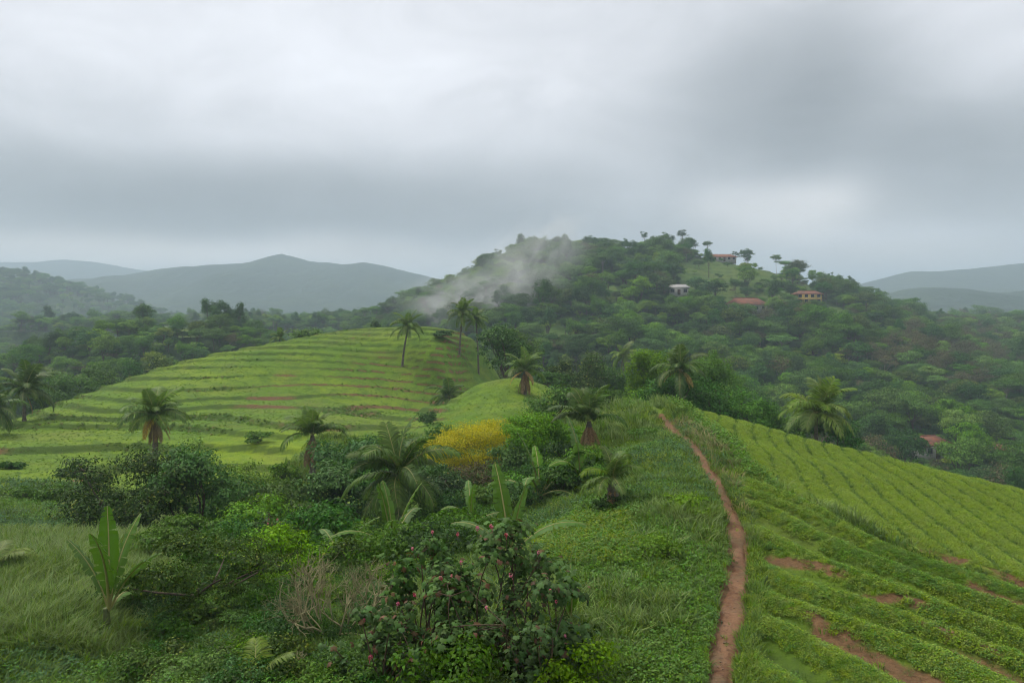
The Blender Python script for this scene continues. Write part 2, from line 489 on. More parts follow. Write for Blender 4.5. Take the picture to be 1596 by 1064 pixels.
class NT:
    def __init__(s, nt): s.nt = nt
    def node(s, t, **kw):
        n = s.nt.nodes.new(t)
        for k, v in kw.items(): setattr(n, k, v)
        return n
    def link(s, a, b): s.nt.links.new(a, b)
    def val(s, sock, v):
        if isinstance(v, (int, float)): sock.default_value = v
        elif isinstance(v, (tuple, list)): sock.default_value = (*v, 1.0) if len(v) == 3 and sock.type == 'RGBA' else v
        else: s.link(v, sock)
    def math(s, op, a, b=0.0, clamp=False):
        n = s.node('ShaderNodeMath', operation=op, use_clamp=clamp); s.val(n.inputs[0], a); s.val(n.inputs[1], b); return n.outputs[0]
    def mix(s, f, a, b):
        n = s.node('ShaderNodeMix', data_type='RGBA'); s.val(n.inputs[0], f); s.val(n.inputs[6], a); s.val(n.inputs[7], b); return n.outputs[2]
    def noise(s, vec, scale, detail=3, rough=.55, dist=0.0):
        n = s.node('ShaderNodeTexNoise'); s.link(vec, n.inputs['Vector']); n.inputs['Scale'].default_value = scale
        n.inputs['Detail'].default_value = detail; n.inputs['Roughness'].default_value = rough; n.inputs['Distortion'].default_value = dist
        return n.outputs['Fac']
    def ramp(s, f, a, b):
        n = s.node('ShaderNodeMapRange', interpolation_type='SMOOTHSTEP'); s.val(n.inputs[0], f)
        n.inputs[1].default_value = a; n.inputs[2].default_value = b; return n.outputs[0]
    def attr(s, name):
        n = s.node('ShaderNodeAttribute', attribute_name=name); return n.outputs['Fac']
    def bump(s, h, strength, dist):
        n = s.node('ShaderNodeBump'); n.inputs['Strength'].default_value = strength; n.inputs['Distance'].default_value = dist
        s.link(h, n.inputs['Height']); return n.outputs[0]

def leaf_mat(name, col, var=.35, hue=.025, trans=.25, rough=.6, spec=.16, accent=None, acc=.0, objvar=.22):
    m, nt = new_mat(name); n = NT(nt)
    out = n.node('ShaderNodeOutputMaterial')
    geo = n.node('ShaderNodeNewGeometry'); oi = n.node('ShaderNodeObjectInfo')
    isl = geo.outputs['Random Per Island']; orr = oi.outputs['Random']
    c = col
    if accent:
        f = n.math('GREATER_THAN', n.math('FRACT', n.math('MULTIPLY', isl, 7.31)), 1 - acc)
        c = n.mix(f, col, accent)
    hs = n.node('ShaderNodeHueSaturation')
    n.val(hs.inputs['Hue'], n.math('ADD', n.math('ADD', n.math('MULTIPLY', n.math('FRACT', n.math('MULTIPLY', isl, 3.7)), hue), n.math('MULTIPLY', orr, hue)), .5 - hue))
    n.val(hs.inputs['Saturation'], n.math('ADD', n.math('MULTIPLY', n.math('FRACT', n.math('MULTIPLY', orr, 5.3)), .25), .85))
    v = n.math('ADD', n.math('MULTIPLY', isl, 2 * var), 1 - var)
    v = n.math('MULTIPLY', v, n.math('ADD', n.math('MULTIPLY', n.math('FRACT', n.math('MULTIPLY', orr, 9.1)), 2 * objvar), 1 - objvar))
    n.val(hs.inputs['Value'], v)
    n.val(hs.inputs['Color'], c)
    bs = n.node('ShaderNodeBsdfPrincipled')
    n.link(hs.outputs[0], bs.inputs['Base Color'])
    bs.inputs['Roughness'].default_value = rough; bs.inputs['Specular IOR Level'].default_value = spec
    tr = n.node('ShaderNodeBsdfTranslucent')
    n.link(n.mix(.5, hs.outputs[0], tuple(min(1, x * 1.6) for x in col)), tr.inputs[0])
    mx = n.node('ShaderNodeMixShader'); mx.inputs[0].default_value = trans
    n.link(bs.outputs[0], mx.inputs[1]); n.link(tr.outputs[0], mx.inputs[2])
    n.link(mx.outputs[0], out.inputs[0])
    return m

def plain_mat(name, col, rough=.8, spec=.2, nscale=0, namt=.3, bump=0.0, col2=None):
    m, nt = new_mat(name); n = NT(nt)
    out = n.node('ShaderNodeOutputMaterial'); bs = n.node('ShaderNodeBsdfPrincipled')
    bs.inputs['Roughness'].default_value = rough; bs.inputs['Specular IOR Level'].default_value = spec
    if nscale:
        tc = n.node('ShaderNodeTexCoord')
        f = n.noise(tc.outputs['Object'], nscale, 5, .65)
        c2 = col2 or tuple(x * (1 - namt) for x in col)
        n.link(n.mix(n.ramp(f, .35, .65), c2, col), bs.inputs['Base Color'])
        if bump: n.link(n.bump(f, .6, bump), bs.inputs['Normal'])
    else:
        n.val(bs.inputs['Base Color'], col)
    n.link(bs.outputs[0], out.inputs[0])
    return m

def ground_mat():
    m, nt = new_mat('meadow'); n = NT(nt)
    out = n.node('ShaderNodeOutputMaterial'); bs = n.node('ShaderNodeBsdfPrincipled')
    geo = n.node('ShaderNodeNewGeometry'); P = geo.outputs['Position']
    big = n.noise(P, .09, 4, .55); mid = n.noise(P, .55, 5, .6); fine = n.noise(P, 5.0, 5, .7); vf = n.noise(P, 22, 3, .7)
    grass = n.mix(n.ramp(big, .35, .65), (.085, .165, .014), (.145, .215, .016))
    grass = n.mix(n.math('MULTIPLY', n.ramp(mid, .40, .68), .85), grass, (.060, .115, .014))
    lime = n.mix(n.ramp(mid, .3, .7), (.190, .262, .012), (.125, .205, .013))
    c = n.mix(n.attr('lime'), grass, lime)
    c = n.mix(n.math('MULTIPLY', n.ramp(n.noise(P, .22, 4, .6), .52, .66), .5), c, (.135, .165, .020))
    c = n.mix(n.math('MULTIPLY', n.attr('dry'), n.ramp(fine, .3, .65)), c, (.13, .12, .045))
    c = n.mix(n.math('MULTIPLY', n.ramp(fine, .50, .70), .55), c, (.035, .065, .011))
    c = n.mix(n.math('MULTIPLY', n.ramp(n.noise(P, 1.7, 4, .65), .54, .68), .45), c, (.055, .095, .016))
    c = n.mix(n.math('MULTIPLY', n.ramp(vf, .55, .75), .35), c, (.15, .19, .04))
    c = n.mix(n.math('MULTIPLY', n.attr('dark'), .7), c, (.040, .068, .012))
    soil = n.mix(n.ramp(fine, .3, .7), (.175, .098, .045), (.10, .058, .028))
    sm = n.math('MULTIPLY', n.attr('soil'), 1.6)
    sm = n.math('SUBTRACT', sm, n.math('MULTIPLY', n.math('ADD', n.math('MULTIPLY', mid, .5), n.math('MULTIPLY', fine, .5)), 1.15))
    c = n.mix(n.ramp(sm, -.12, .55), c, soil)
    n.link(c, bs.inputs['Base Color'])
    bs.inputs['Roughness'].default_value = .9; bs.inputs['Specular IOR Level'].default_value = .15
    h = n.math('ADD', n.math('MULTIPLY', fine, .7), n.math('MULTIPLY', vf, .35))
    n.link(n.bump(h, .9, .12), bs.inputs['Normal'])
    n.link(bs.outputs[0], out.inputs[0])
    return m

def far_ground_mat(name, a, b, c2, s1, s2, bump=1.5):
    m, nt = new_mat(name); n = NT(nt)
    out = n.node('ShaderNodeOutputMaterial'); bs = n.node('ShaderNodeBsdfPrincipled')
    geo = n.node('ShaderNodeNewGeometry'); P = geo.outputs['Position']
    big = n.noise(P, s1, 5, .6); fine = n.noise(P, s2, 5, .7)
    c = n.mix(n.ramp(big, .4, .62), a, b)
    c = n.mix(n.ramp(fine, .45, .7), c, c2)
    n.link(c, bs.inputs['Base Color'])
    bs.inputs['Roughness'].default_value = .95; bs.inputs['Specular IOR Level'].default_value = .1
    n.link(n.bump(fine, 1.0, bump), bs.inputs['Normal'])
    n.link(bs.outputs[0], out.inputs[0])
    return m

def soil_path_mat():
    m, nt = new_mat('red_earth'); n = NT(nt)
    out = n.node('ShaderNodeOutputMaterial'); bs = n.node('ShaderNodeBsdfPrincipled')
    geo = n.node('ShaderNodeNewGeometry'); P = geo.outputs['Position']
    a = n.noise(P, 1.6, 5, .65); b = n.noise(P, 9, 5, .7); g = n.noise(P, 45, 3, .7)
    c = n.mix(n.ramp(a, .38, .62), (.150, .070, .030), (.225, .120, .060))
    c = n.mix(n.math('MULTIPLY', n.ramp(b, .48, .66), .7), c, (.075, .036, .022))
    c = n.mix(n.math('MULTIPLY', n.ramp(n.noise(P, .8, 3, .6), .5, .62), .55), c, (.095, .075, .035))
    c = n.mix(n.math('MULTIPLY', n.ramp(g, .58, .75), .5), c, (.32, .19, .12))
    n.link(c, bs.inputs['Base Color'])
    bs.inputs['Roughness'].default_value = .8; bs.inputs['Specular IOR Level'].default_value = .25
    h = n.math('ADD', n.math('MULTIPLY', b, .8), n.math('MULTIPLY', g, .25))
    n.link(n.bump(h, 1.0, .06), bs.inputs['Normal'])
    n.link(bs.outputs[0], out.inputs[0])
    return m

M_GROUND = ground_mat()
M_PATH = soil_path_mat()
M_FOREST_FLOOR = far_ground_mat('forest_floor', (.022, .045, .012), (.05, .085, .016), (.013, .026, .008), .03, .35)
M_CLEARING = far_ground_mat('hill_pasture', (.06, .105, .02), (.085, .12, .022), (.04, .07, .016), .05, .5, .4)
M_MOUNTAIN = far_ground_mat('mountain_forest', (.022, .042, .016), (.035, .058, .018), (.015, .03, .012), .006, .05, 6)
M_PLAIN = far_ground_mat('valley_woods', (.025, .05, .014), (.06, .09, .02), (.016, .034, .011), .012, .10, 3)

# ------------------------------------------------------------------ near ground sheet
def axis(segs):
    out = []
    for a, b, s in segs:
        n = max(1, int(round((b - a) / s))); out += list(np.linspace(a, b, n, endpoint=False))
    out.append(segs[-1][1])
    return np.array(out)

GX = axis([(-94, -60, .9), (-60, -14, .42), (-14, 20, .22), (20, 34, .4), (34, 70, 1.0)])
GY = axis([(2, 10, .5), (10, 32, .2), (32, 60, .3), (60, 124, .36), (124, 174, 1.0)])
SOIL_PX = [  # bare red patches seen on banks and between the rows: column, row, width and height in photo pixels
    (575, 525, 60, 6), (380, 616, 70, 6), (330, 612, 40, 5), (520, 560, 45, 5), (470, 592, 60, 5), (560, 604, 40, 4), (620, 545, 40, 4), (440, 648, 60, 5),
    (1262, 888, 52, 14), (1230, 872, 30, 8), (1390, 950, 55, 10), (1440, 972, 36, 8), (1258, 985, 36, 14), (1350, 1030, 80, 22), (1400, 855, 55, 9),
    (1545, 908, 50, 8), (1240, 772, 40, 7), (1470, 880, 50, 6), (962, 655, 16, 18), (735, 663, 22, 8), (1560, 905, 30, 6), (1400, 1060, 60, 16), (1290, 1000, 40, 12),
    (1520, 1000, 40, 7), (935, 800, 18, 10), (870, 1012, 14, 10)]

_patches = []
def soil_patches(X, Y):
    if not _patches:
        for (px, py, w, h) in SOIL_PX:
            yy = ray_hit(px, py, 12, 130, H_near)
            if yy is None: continue
            x0 = (px - CX) / F * yy; hh = max(.6, -float(H_near(x0, yy)))
            _patches.append((x0, yy, w / F * yy * .55, max(.3, h / F * yy * yy / hh * .55) if yy < 40 else .7))
    soil = np.zeros(np.shape(X))
    wx = X + .9 * fbm(X, Y, 1.6, 201, 3); wy = Y + .9 * fbm(X, Y, 1.6, 203, 3)
    for (x0, yy, sx, sy) in _patches:
        # bare strips run along the rows, downhill to the right
        a_ = math.radians(-38) if yy < 34 and x0 > 5 else 0.0
        dx, dy = wx - x0, wy - yy
        u, v = dx * math.cos(a_) + dy * math.sin(a_), -dx * math.sin(a_) + dy * math.cos(a_)
        soil = np.maximum(soil, 1.1 * np.exp(-((u / (sx * 1.7)) ** 2 + (v / (sy * .72)) ** 2) * .8))
    return soil

def build_near_ground():
    X, Y = np.meshgrid(GX, GY)
    z, m, f, bw, fu, fl, dp = near_parts(X, Y)
    col = CX + F * X / Y; row = HZ - F * z / Y
    soil = soil_patches(X, Y)
    tread = m * (f > bw)
    soil = np.maximum(soil * np.where((Y > 50) & (X < 0), .2 + .62 * (f > bw - .05), 1), tread * sstep(-.05, .45, fbm(X, Y, 14, 77, 3)) * .80)
    # the path's worn shoulders and trodden groove
    groove = np.exp(-(dp / .55) ** 2) * (1 - sstep(48, 52, Y))
    z = z - .13 * groove
    soil = np.maximum(soil, groove * .9)
    soil = np.maximum(soil, np.exp(-((X - bank_x(Y)) / .42) ** 2) * sstep(14, 17, Y) * (1 - sstep(28, 31, Y)) * (.45 + .6 * fbm(X, Y, 4, 8, 2)))
    lowfur = fl * (.5 - .5 * np.cos(2 * np.pi * row_phase_l(X, Y)))
    soil = np.maximum(soil, lowfur * sstep(.0, .35, fbm(X, Y, 3.5, 91, 2)) * .7)
    lime = np.maximum(fu * .85, fl * .55)
    lime = np.maximum(lime, m * (1 - (f > bw)) * (.26 + .7 * fbm(X, Y, 22, 63, 3)))
    yel = np.exp(-(((X + 19) / 11) ** 2 + ((Y - 58.5) / 8.5) ** 2) ** 2)
    lime = np.maximum(lime, yel)
    knoll = np.exp(-(((X + 1) / 9) ** 2 + ((Y - 80) / 16) ** 2)); lime = np.maximum(lime, knoll * .22)
    ridge_top = np.exp(-((X - 8.5) / 2.5) ** 2) * sstep(36, 46, Y) * (1 - sstep(58, 62, Y)); lime = np.maximum(lime, ridge_top * .7)
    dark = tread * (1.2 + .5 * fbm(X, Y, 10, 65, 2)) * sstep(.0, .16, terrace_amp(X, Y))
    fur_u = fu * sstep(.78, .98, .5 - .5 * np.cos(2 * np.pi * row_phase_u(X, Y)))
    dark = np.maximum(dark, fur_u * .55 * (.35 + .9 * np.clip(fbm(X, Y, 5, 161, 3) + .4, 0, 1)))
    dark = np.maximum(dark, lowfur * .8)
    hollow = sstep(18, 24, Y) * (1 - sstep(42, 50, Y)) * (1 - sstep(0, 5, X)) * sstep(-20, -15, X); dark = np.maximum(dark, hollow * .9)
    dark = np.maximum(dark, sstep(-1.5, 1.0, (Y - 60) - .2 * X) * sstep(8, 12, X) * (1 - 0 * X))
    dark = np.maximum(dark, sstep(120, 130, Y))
    dry = np.exp(-((dp - 1.1) / .6) ** 2) * sstep(24, 30, Y) * (1 - sstep(46, 50, Y)) * 1.0
    dry = np.maximum(dry, .4 * sstep(.1, .4, fbm(X, Y, 8, 97, 3)))
    V = np.stack([X, Y, z], -1).reshape(-1, 3)
    ny, nx = X.shape
    i = (np.arange(ny - 1)[:, None] * nx + np.arange(nx - 1)[None]).ravel()
    q = np.stack([i, i + 1, i + nx + 1, i + nx], 1)
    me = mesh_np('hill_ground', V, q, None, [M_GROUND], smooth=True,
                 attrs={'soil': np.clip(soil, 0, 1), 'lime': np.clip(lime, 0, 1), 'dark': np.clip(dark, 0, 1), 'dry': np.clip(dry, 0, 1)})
    o = structure('hill_ground', me)
    o['label'] = 'grassy ridge, crop slope and terraced hill'

build_near_ground()

def build_path():
    rng = np.random.default_rng(4)
    S = PATH_S[(PATH_S[:, 1] > 7)]
    d = np.concatenate([[0], np.cumsum(np.linalg.norm(np.diff(S[:, :2], axis=0), axis=1))])
    s = np.arange(0, d[-1], .16)
    cx_, cy_ = np.interp(s, d, S[:, 0]), np.interp(s, d, S[:, 1])
    tx, ty = np.gradient(cx_), np.gradient(cy_); ln = np.hypot(tx, ty); tx /= ln; ty /= ln
    k = 11; u = np.linspace(-1, 1, k)
    wl = .31 + .32 * vnoise(s, s * 0, 2.6, 3) + .10 * vnoise(s, s * 0, .6, 4); wr = .31 + .32 * vnoise(s, s * 0, 2.0, 5) + .06 * vnoise(s, s * 0, .5, 6)
    w = np.where(u[None] < 0, wl[:, None], wr[:, None])
    X = cx_[:, None] + ty[:, None] * u[None] * w; Y = cy_[:, None] - tx[:, None] * u[None] * w
    z0 = H_near(X, Y)
    Z = z0 - .075 + .05 * u[None] ** 4 * -1.6 + .10 * fbm(X, Y, .7, 14, 4)
    V = np.stack([X, Y, Z], -1).reshape(-1, 3)
    n = len(s); i = (np.arange(n - 1)[:, None] * k + np.arange(k - 1)[None]).ravel()
    q = np.stack([i, i + 1, i + k + 1, i + k], 1)
    o = structure('footpath', mesh_np('footpath', V, q[:, ::-1], None, [M_PATH], smooth=True))
    o['label'] = 'narrow red earth footpath along the ridge'
build_path()

def path_stones():
    rng = np.random.default_rng(61)
    n = 240
    k = rng.integers(60, len(PATH_S) - 10, n); off = rng.normal(0, .3, n)
    x = PATH_S[k, 0] + off; y = PATH_S[k, 1] + rng.normal(0, .3, n)
    z = H_near(x, y) - .07
    b = MB()
    for i in range(n):
        r = rng.uniform(.008, .03) if i > 14 else rng.uniform(.03, .055)
        V = unit(rng.normal(size=(8, 3)) * .25 + np.array([(a, c, d) for a in (-1, 1) for c in (-1, 1) for d in (-1, 1)])) * r * np.array([1.2, 1, .6])
        b.add(V + np.array([x[i], y[i], z[i] + .01]), [(0, 1, 3, 2), (4, 6, 7, 5), (0, 4, 5, 1), (2, 3, 7, 6), (0, 2, 6, 4), (1, 5, 7, 3)])
    m = plain_mat('stone', (.27, .18, .12), .85, .2, 9, .5)
    o = link('gravel', b.mesh('gravel', [m])); o['kind'] = 'stuff'; o['label'] = 'small stones and clods strewn along the footpath'
path_stones()

# ------------------------------------------------------------------ forest hill, far country, mountains
def sheet(name, fn, xs, ys, mat, label, extra=None):
    X, Y = np.meshgrid(xs, ys)
    Z = fn(X, Y)
    V = np.stack([X, Y, Z], -1).reshape(-1, 3); ny, nx = X.shape
    i = (np.arange(ny - 1)[:, None] * nx + np.arange(nx - 1)[None]).ravel()
    q = np.stack([i, i + 1, i + nx + 1, i + nx], 1)
    qm = None; mats = [mat]
    if extra is not None:
        xc = (X[:-1, :-1] + X[1:, 1:]) / 2; yc = (Y[:-1, :-1] + Y[1:, 1:]) / 2
        qm = extra[1](xc, yc).astype(int).ravel(); mats.append(extra[0])
    o = structure(name, mesh_np(name, V, q, None, mats, qm, smooth=True)); o['label'] = label
    return o

# open grassy plots on the big hill and the spur: ellipses given in photo pixels (column, row, half width, half height)
PLOTS = [(1140, 425, 95, 26), (1165, 458, 65, 14), (1280, 450, 55, 9), (60, 578, 60, 9), (165, 536, 40, 8), (285, 516, 45, 9), (885, 515, 40, 16), (945, 458, 26, 14), (1060, 420, 26, 10), (1480, 497, 90, 7),
         (1590, 500, 60, 8), (1100, 447, 45, 10), (1300, 500, 22, 22),  (1000, 395, 60, 6),
         (1530, 540, 40, 10)]
def open_plot(x, y):
    z = H_far(x, y); c = CX + F * x / y; r = HZ - F * z / y
    m = np.zeros(np.shape(x), bool)
    wob = 1 + .5 * fbm(x, y, 14, 55, 2)
    for (px, py, w, h) in PLOTS:
        m |= ((c - px) / w) ** 2 + ((r - py) / h) ** 2 < wob
    return m

def hill_with_terraces(x, y):
    z = H_far(x, y)
    t = open_plot(x, y).astype(float)
    q = z / 2.2; f = q - np.floor(q)
    return z + t * 1.1 * (sstep(.7, 1, f) - f)

sheet('forest_hill', hill_with_terraces, np.arange(-280, 470, 2.2), np.arange(96, 640, 2.2), M_FOREST_FLOOR, 'forested hill with open grassy plots', (M_CLEARING, open_plot))

LEFT_HILL = prof([(-500, 425), (-200, 428), (0, 424), (60, 428), (120, 444), (200, 464), (300, 494), (400, 508), (520, 530)], 950, 7)
def H_plain(x, y):
    base = -23 + 4 * fbm(x, y, 160, 7, 3) - sstep(560, 640, y) * 0
    S = np.interp(x, LEFT_HILL[:, 0], LEFT_HILL[:, 1], right=-40)
    t = np.clip((y - 560) / 390, 0, 1)
    hill = np.where(y < 950, -30 + (S + 30) * sstep(-.05, 1.03, t), np.maximum(S - (y - 950) * .2, -30)) + 5 * fbm(x, y, 60, 29, 3)
    return np.maximum(base, hill)
def plain_sheet(x, y):
    return np.where(y < 620, np.minimum(H_plain(x, y), np.where((x > -280), H_far(x, np.minimum(y, 630)) - 3, 1e9)), H_plain(x, y))
sheet('valley_floor', plain_sheet, np.arange(-1500, 1800, 14), np.concatenate([np.arange(330, 700, 8), np.arange(700, 1700, 18)]), M_PLAIN, 'hazy wooded valley floor')

def ridge(name, pts, Yr, foot, depth, label, seed, amp):
    P = prof(pts, Yr)
    def fn(x, y):
        S = np.interp(x * Yr / np.clip(y, Yr - depth, Yr + depth) * 0 + x, P[:, 0], P[:, 1])
        S = S + amp * .55 * fbm(x, y * 0, Yr * .045, seed, 6)
        t = np.clip((y - (Yr - depth)) / depth, 0, 1)
        fr = foot + (S - foot) * (.35 * t + .65 * sstep(0, 1, t)) + amp * fbm(x, y * .5, Yr * .08, seed + 3, 5) * np.sin(np.pi * np.clip(t, 0, 1)) * 3.5
        return np.where(y <= Yr, fr, S - (y - Yr) * .35)
    w = max(abs(P[:, 0]).max(), 10)
    sheet(name, fn, np.linspace(P[0, 0], P[-1, 0], 320), np.linspace(Yr - depth, Yr + depth * .5, 70), M_MOUNTAIN, label)

ridge('mountain', [(-900, 470), (-500, 440), (-200, 412), (0, 409), (60, 408), (100, 405), (150, 409), (210, 419), (300, 432), (420, 446), (600, 470), (800, 500)], 3000, -60, 1000,
      'palest mountain range on the horizon behind the valley', 3, 10)
ridge('mountain', [(-100, 470), (60, 456), (160, 436), (250, 420), (330, 414), (360, 411), (400, 406), (438, 396), (480, 407), (530, 412), (570, 409), (610, 416), (650, 426), (690, 436), (760, 446), (900, 470)],
      1950, -50, 800, 'blue grey mountain with a peak beyond the valley', 5, 9)
ridge('mountain', [(1180, 490), (1280, 460), (1330, 446), (1370, 436), (1420, 424), (1470, 421), (1520, 419), (1560, 413), (1620, 408), (1750, 405), (2100, 430), (2500, 470)], 2000, -50, 800,
      'pale blue mountain behind the shoulder of the forest hill', 7, 9)
ridge('mountain', [(1250, 490), (1340, 468), (1400, 452), (1440, 447), (1490, 450), (1540, 456), (1600, 452), (1700, 458), (1900, 480)], 1250, -30, 400,
      'lower blue mountain in front of the pale range', 9, 6)

gx = np.linspace(-16000, 16000, 40); gy = np.concatenate([np.linspace(-9000, 1000, 14), np.linspace(1500, 20000, 24)])
sheet('ground', lambda x, y: np.full(np.shape(x), -62.0), gx, gy, M_PLAIN, 'low ground to the horizon')

# ------------------------------------------------------------------ haze and mist
def build_haze():
    b = MB(); b.box((0, 1700, 76), (13000, 6600, 280))
    m, nt = new_mat('haze_air'); n = NT(nt)
    out = n.node('ShaderNodeOutputMaterial')
    v = n.node('ShaderNodeVolumePrincipled')
    v.inputs['Color'].default_value = (.66, .79, .90, 1); v.inputs['Density'].default_value = HAZE_DENSITY
    v.inputs['Anisotropy'].default_value = .1
    n.link(v.outputs[0], out.inputs['Volume'])
    o = link('haze', b.mesh('haze', [m])); o['kind'] = 'stuff'; o['label'] = 'pale humid haze filling the valley'
build_haze()

def build_mist():
    # torn cloud drifting up the flank of the big hill
    b = MB()
    nu, nv = 32, 18
    th = np.linspace(0, 2 * np.pi, nu, endpoint=False); ph = np.linspace(.02, np.pi - .02, nv)
    T, Pp = np.meshgrid(th, ph)
    V = np.stack([np.cos(T) * np.sin(Pp), np.sin(T) * np.sin(Pp), np.cos(Pp)], -1).reshape(-1, 3)
    i = np.arange(nv - 1)[:, None] * nu; j = np.arange(nu)[None]; k = (j + 1) % nu
    q = np.stack([i + j, i + k, i + nu + k, i + nu + j], -1).reshape(-1, 4)
    b.add(V, q[:, ::-1])
    m, nt = new_mat('mist_cloud'); n = NT(nt)
    out = n.node('ShaderNodeOutputMaterial')
    tc = n.node('ShaderNodeTexCoord')
    sc = n.node('ShaderNodeVectorMath', operation='MULTIPLY'); n.link(tc.outputs['Object'], sc.inputs[0]); sc.inputs[1].default_value = (1.5, .8, 1.3)
    f = n.noise(sc.outputs[0], 1.6, 4, .55, .6)
    ln = n.node('ShaderNodeVectorMath', operation='LENGTH'); n.link(tc.outputs['Object'], ln.inputs[0])
    fall = n.ramp(ln.outputs['Value'], 1.0, .15)
    d = n.math('MULTIPLY', n.math('MULTIPLY', n.ramp(f, .34, .80), fall), .085)
    v = n.node('ShaderNodeVolumePrincipled'); v.inputs['Color'].default_value = (.97, .97, .96, 1)
    n.link(d, v.inputs['Density'])
    n.link(v.outputs[0], out.inputs['Volume'])
    me = b.mesh('mist', [m], True)
    for (px, py, gap, rot, sc, lab) in ((798, 436, 34, -38, (42, 22, 21), 'torn white mist drifting up the forest hill'), (715, 462, 40, -10, (34, 20, 13), 'thin mist patch low on the flank of the forest hill')):
        yy = ray_hit(px, py + 8, 150, 500, H_far) - gap
        o = link('mist', me, None, pix(px, py, yy), (0, math.radians(rot), 0), sc)
        o['kind'] = 'stuff'; o['label'] = lab
build_mist()

# ------------------------------------------------------------------ plant materials
M_BARK = plain_mat('bark', (.13, .10, .075), .9, .1, 6, .5, .03)
M_BARK_PALE = plain_mat('bark_pale', (.28, .24, .19), .9, .1, 6, .45, .02)
M_PALM_TRUNK = plain_mat('palm_trunk', (.17, .145, .115), .9, .1, 5, .55, .03)
M_TWIG = plain_mat('dry_twig', (.30, .27, .14), .9, .1, 8, .4)
M_F = {
    'deep': leaf_mat('foliage_deep', (.042, .112, .014), .5, .03, .28, objvar=.35),
    'mid': leaf_mat('foliage_mid', (.076, .165, .014), .5, .03, .3, objvar=.35),
    'fresh': leaf_mat('foliage_fresh', (.125, .240, .012), .45, .03, .32),
    'lime': leaf_mat('foliage_lime', (.185, .265, .014), .4, .03, .32),
    'olive': leaf_mat('foliage_olive', (.058, .100, .014), .55, .03, .25, accent=(.17, .21, .03), acc=.12),
    'brown': leaf_mat('foliage_brown', (.120, .098, .042), .45, .03, .2, accent=(.07, .12, .022), acc=.35),
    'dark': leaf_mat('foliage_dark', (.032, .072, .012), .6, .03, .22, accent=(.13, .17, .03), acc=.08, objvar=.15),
    'yellow': leaf_mat('foliage_yellow', (.50, .455, .008), .3, .015, .34, accent=(.20, .28, .012), acc=.25),
    'castor': leaf_mat('foliage_broad', (.056, .118, .018), .5, .03, .25, accent=(.12, .06, .026), acc=.08, objvar=.1),
}
M_PALM = leaf_mat('palm_frond', (.095, .165, .018), .4, .025, .32, .5, .2)
M_PALM_BRIGHT = leaf_mat('palm_frond_bright', (.125, .195, .022), .35, .025, .3, .5, .2, objvar=.12)
M_PALM_DARK = leaf_mat('palm_frond_dark', (.068, .125, .018), .4, .025, .3, .5, .2)
M_PALM_DEAD = leaf_mat('palm_frond_dead', (.24, .155, .075), .4, .02, .18, .8, .1, objvar=.3)
M_PALM_GOLD = leaf_mat('palm_frond_gold', (.38, .25, .05), .3, .02, .25, .6, .2, objvar=.15)
M_RACHIS = plain_mat('palm_rachis', (.24, .23, .07), .6, .3)
M_RACHIS_DEAD = plain_mat('palm_rachis_dead', (.26, .17, .08), .8, .2)
M_COCONUT = plain_mat('coconut', (.10, .10, .03), .6, .3, 3, .4)
M_BANANA = leaf_mat('banana_leaf', (.080, .165, .018), .05, .006, .32, .5, .18, objvar=.25)
M_BANANA_STEM = plain_mat('banana_stem', (.12, .15, .045), .7, .3, 4, .5)
M_GRASS = leaf_mat('grass_blade', (.125, .205, .018), .4, .035, .3, .6, .2, objvar=.25)
M_GRASS_PALE = leaf_mat('grass_pale', (.165, .235, .055), .35, .03, .3, .6, .2, objvar=.22)
M_GRASS_DARK = leaf_mat('grass_dark', (.070, .125, .018), .4, .03, .28, .6, .2, objvar=.28)
M_GRASS_DRY = leaf_mat('grass_dry', (.21, .18, .075), .35, .02, .2, .7, .2, objvar=.3)
M_HERB = leaf_mat('herb_leaf', (.105, .210, .016), .4, .03, .3, .55, .22, objvar=.22)
M_HERB_LIME = leaf_mat('herb_leaf_lime', (.190, .275, .014), .35, .03, .3, .55, .22, objvar=.2)
M_HERB_BLUE = leaf_mat('herb_leaf_blue', (.085, .185, .050), .4, .03, .28, .55, .22, objvar=.2)
M_RED = leaf_mat('red_blossom', (.52, .07, .12), .4, .02, .25, .5, .3, accent=(.5, .16, .2), acc=.3)

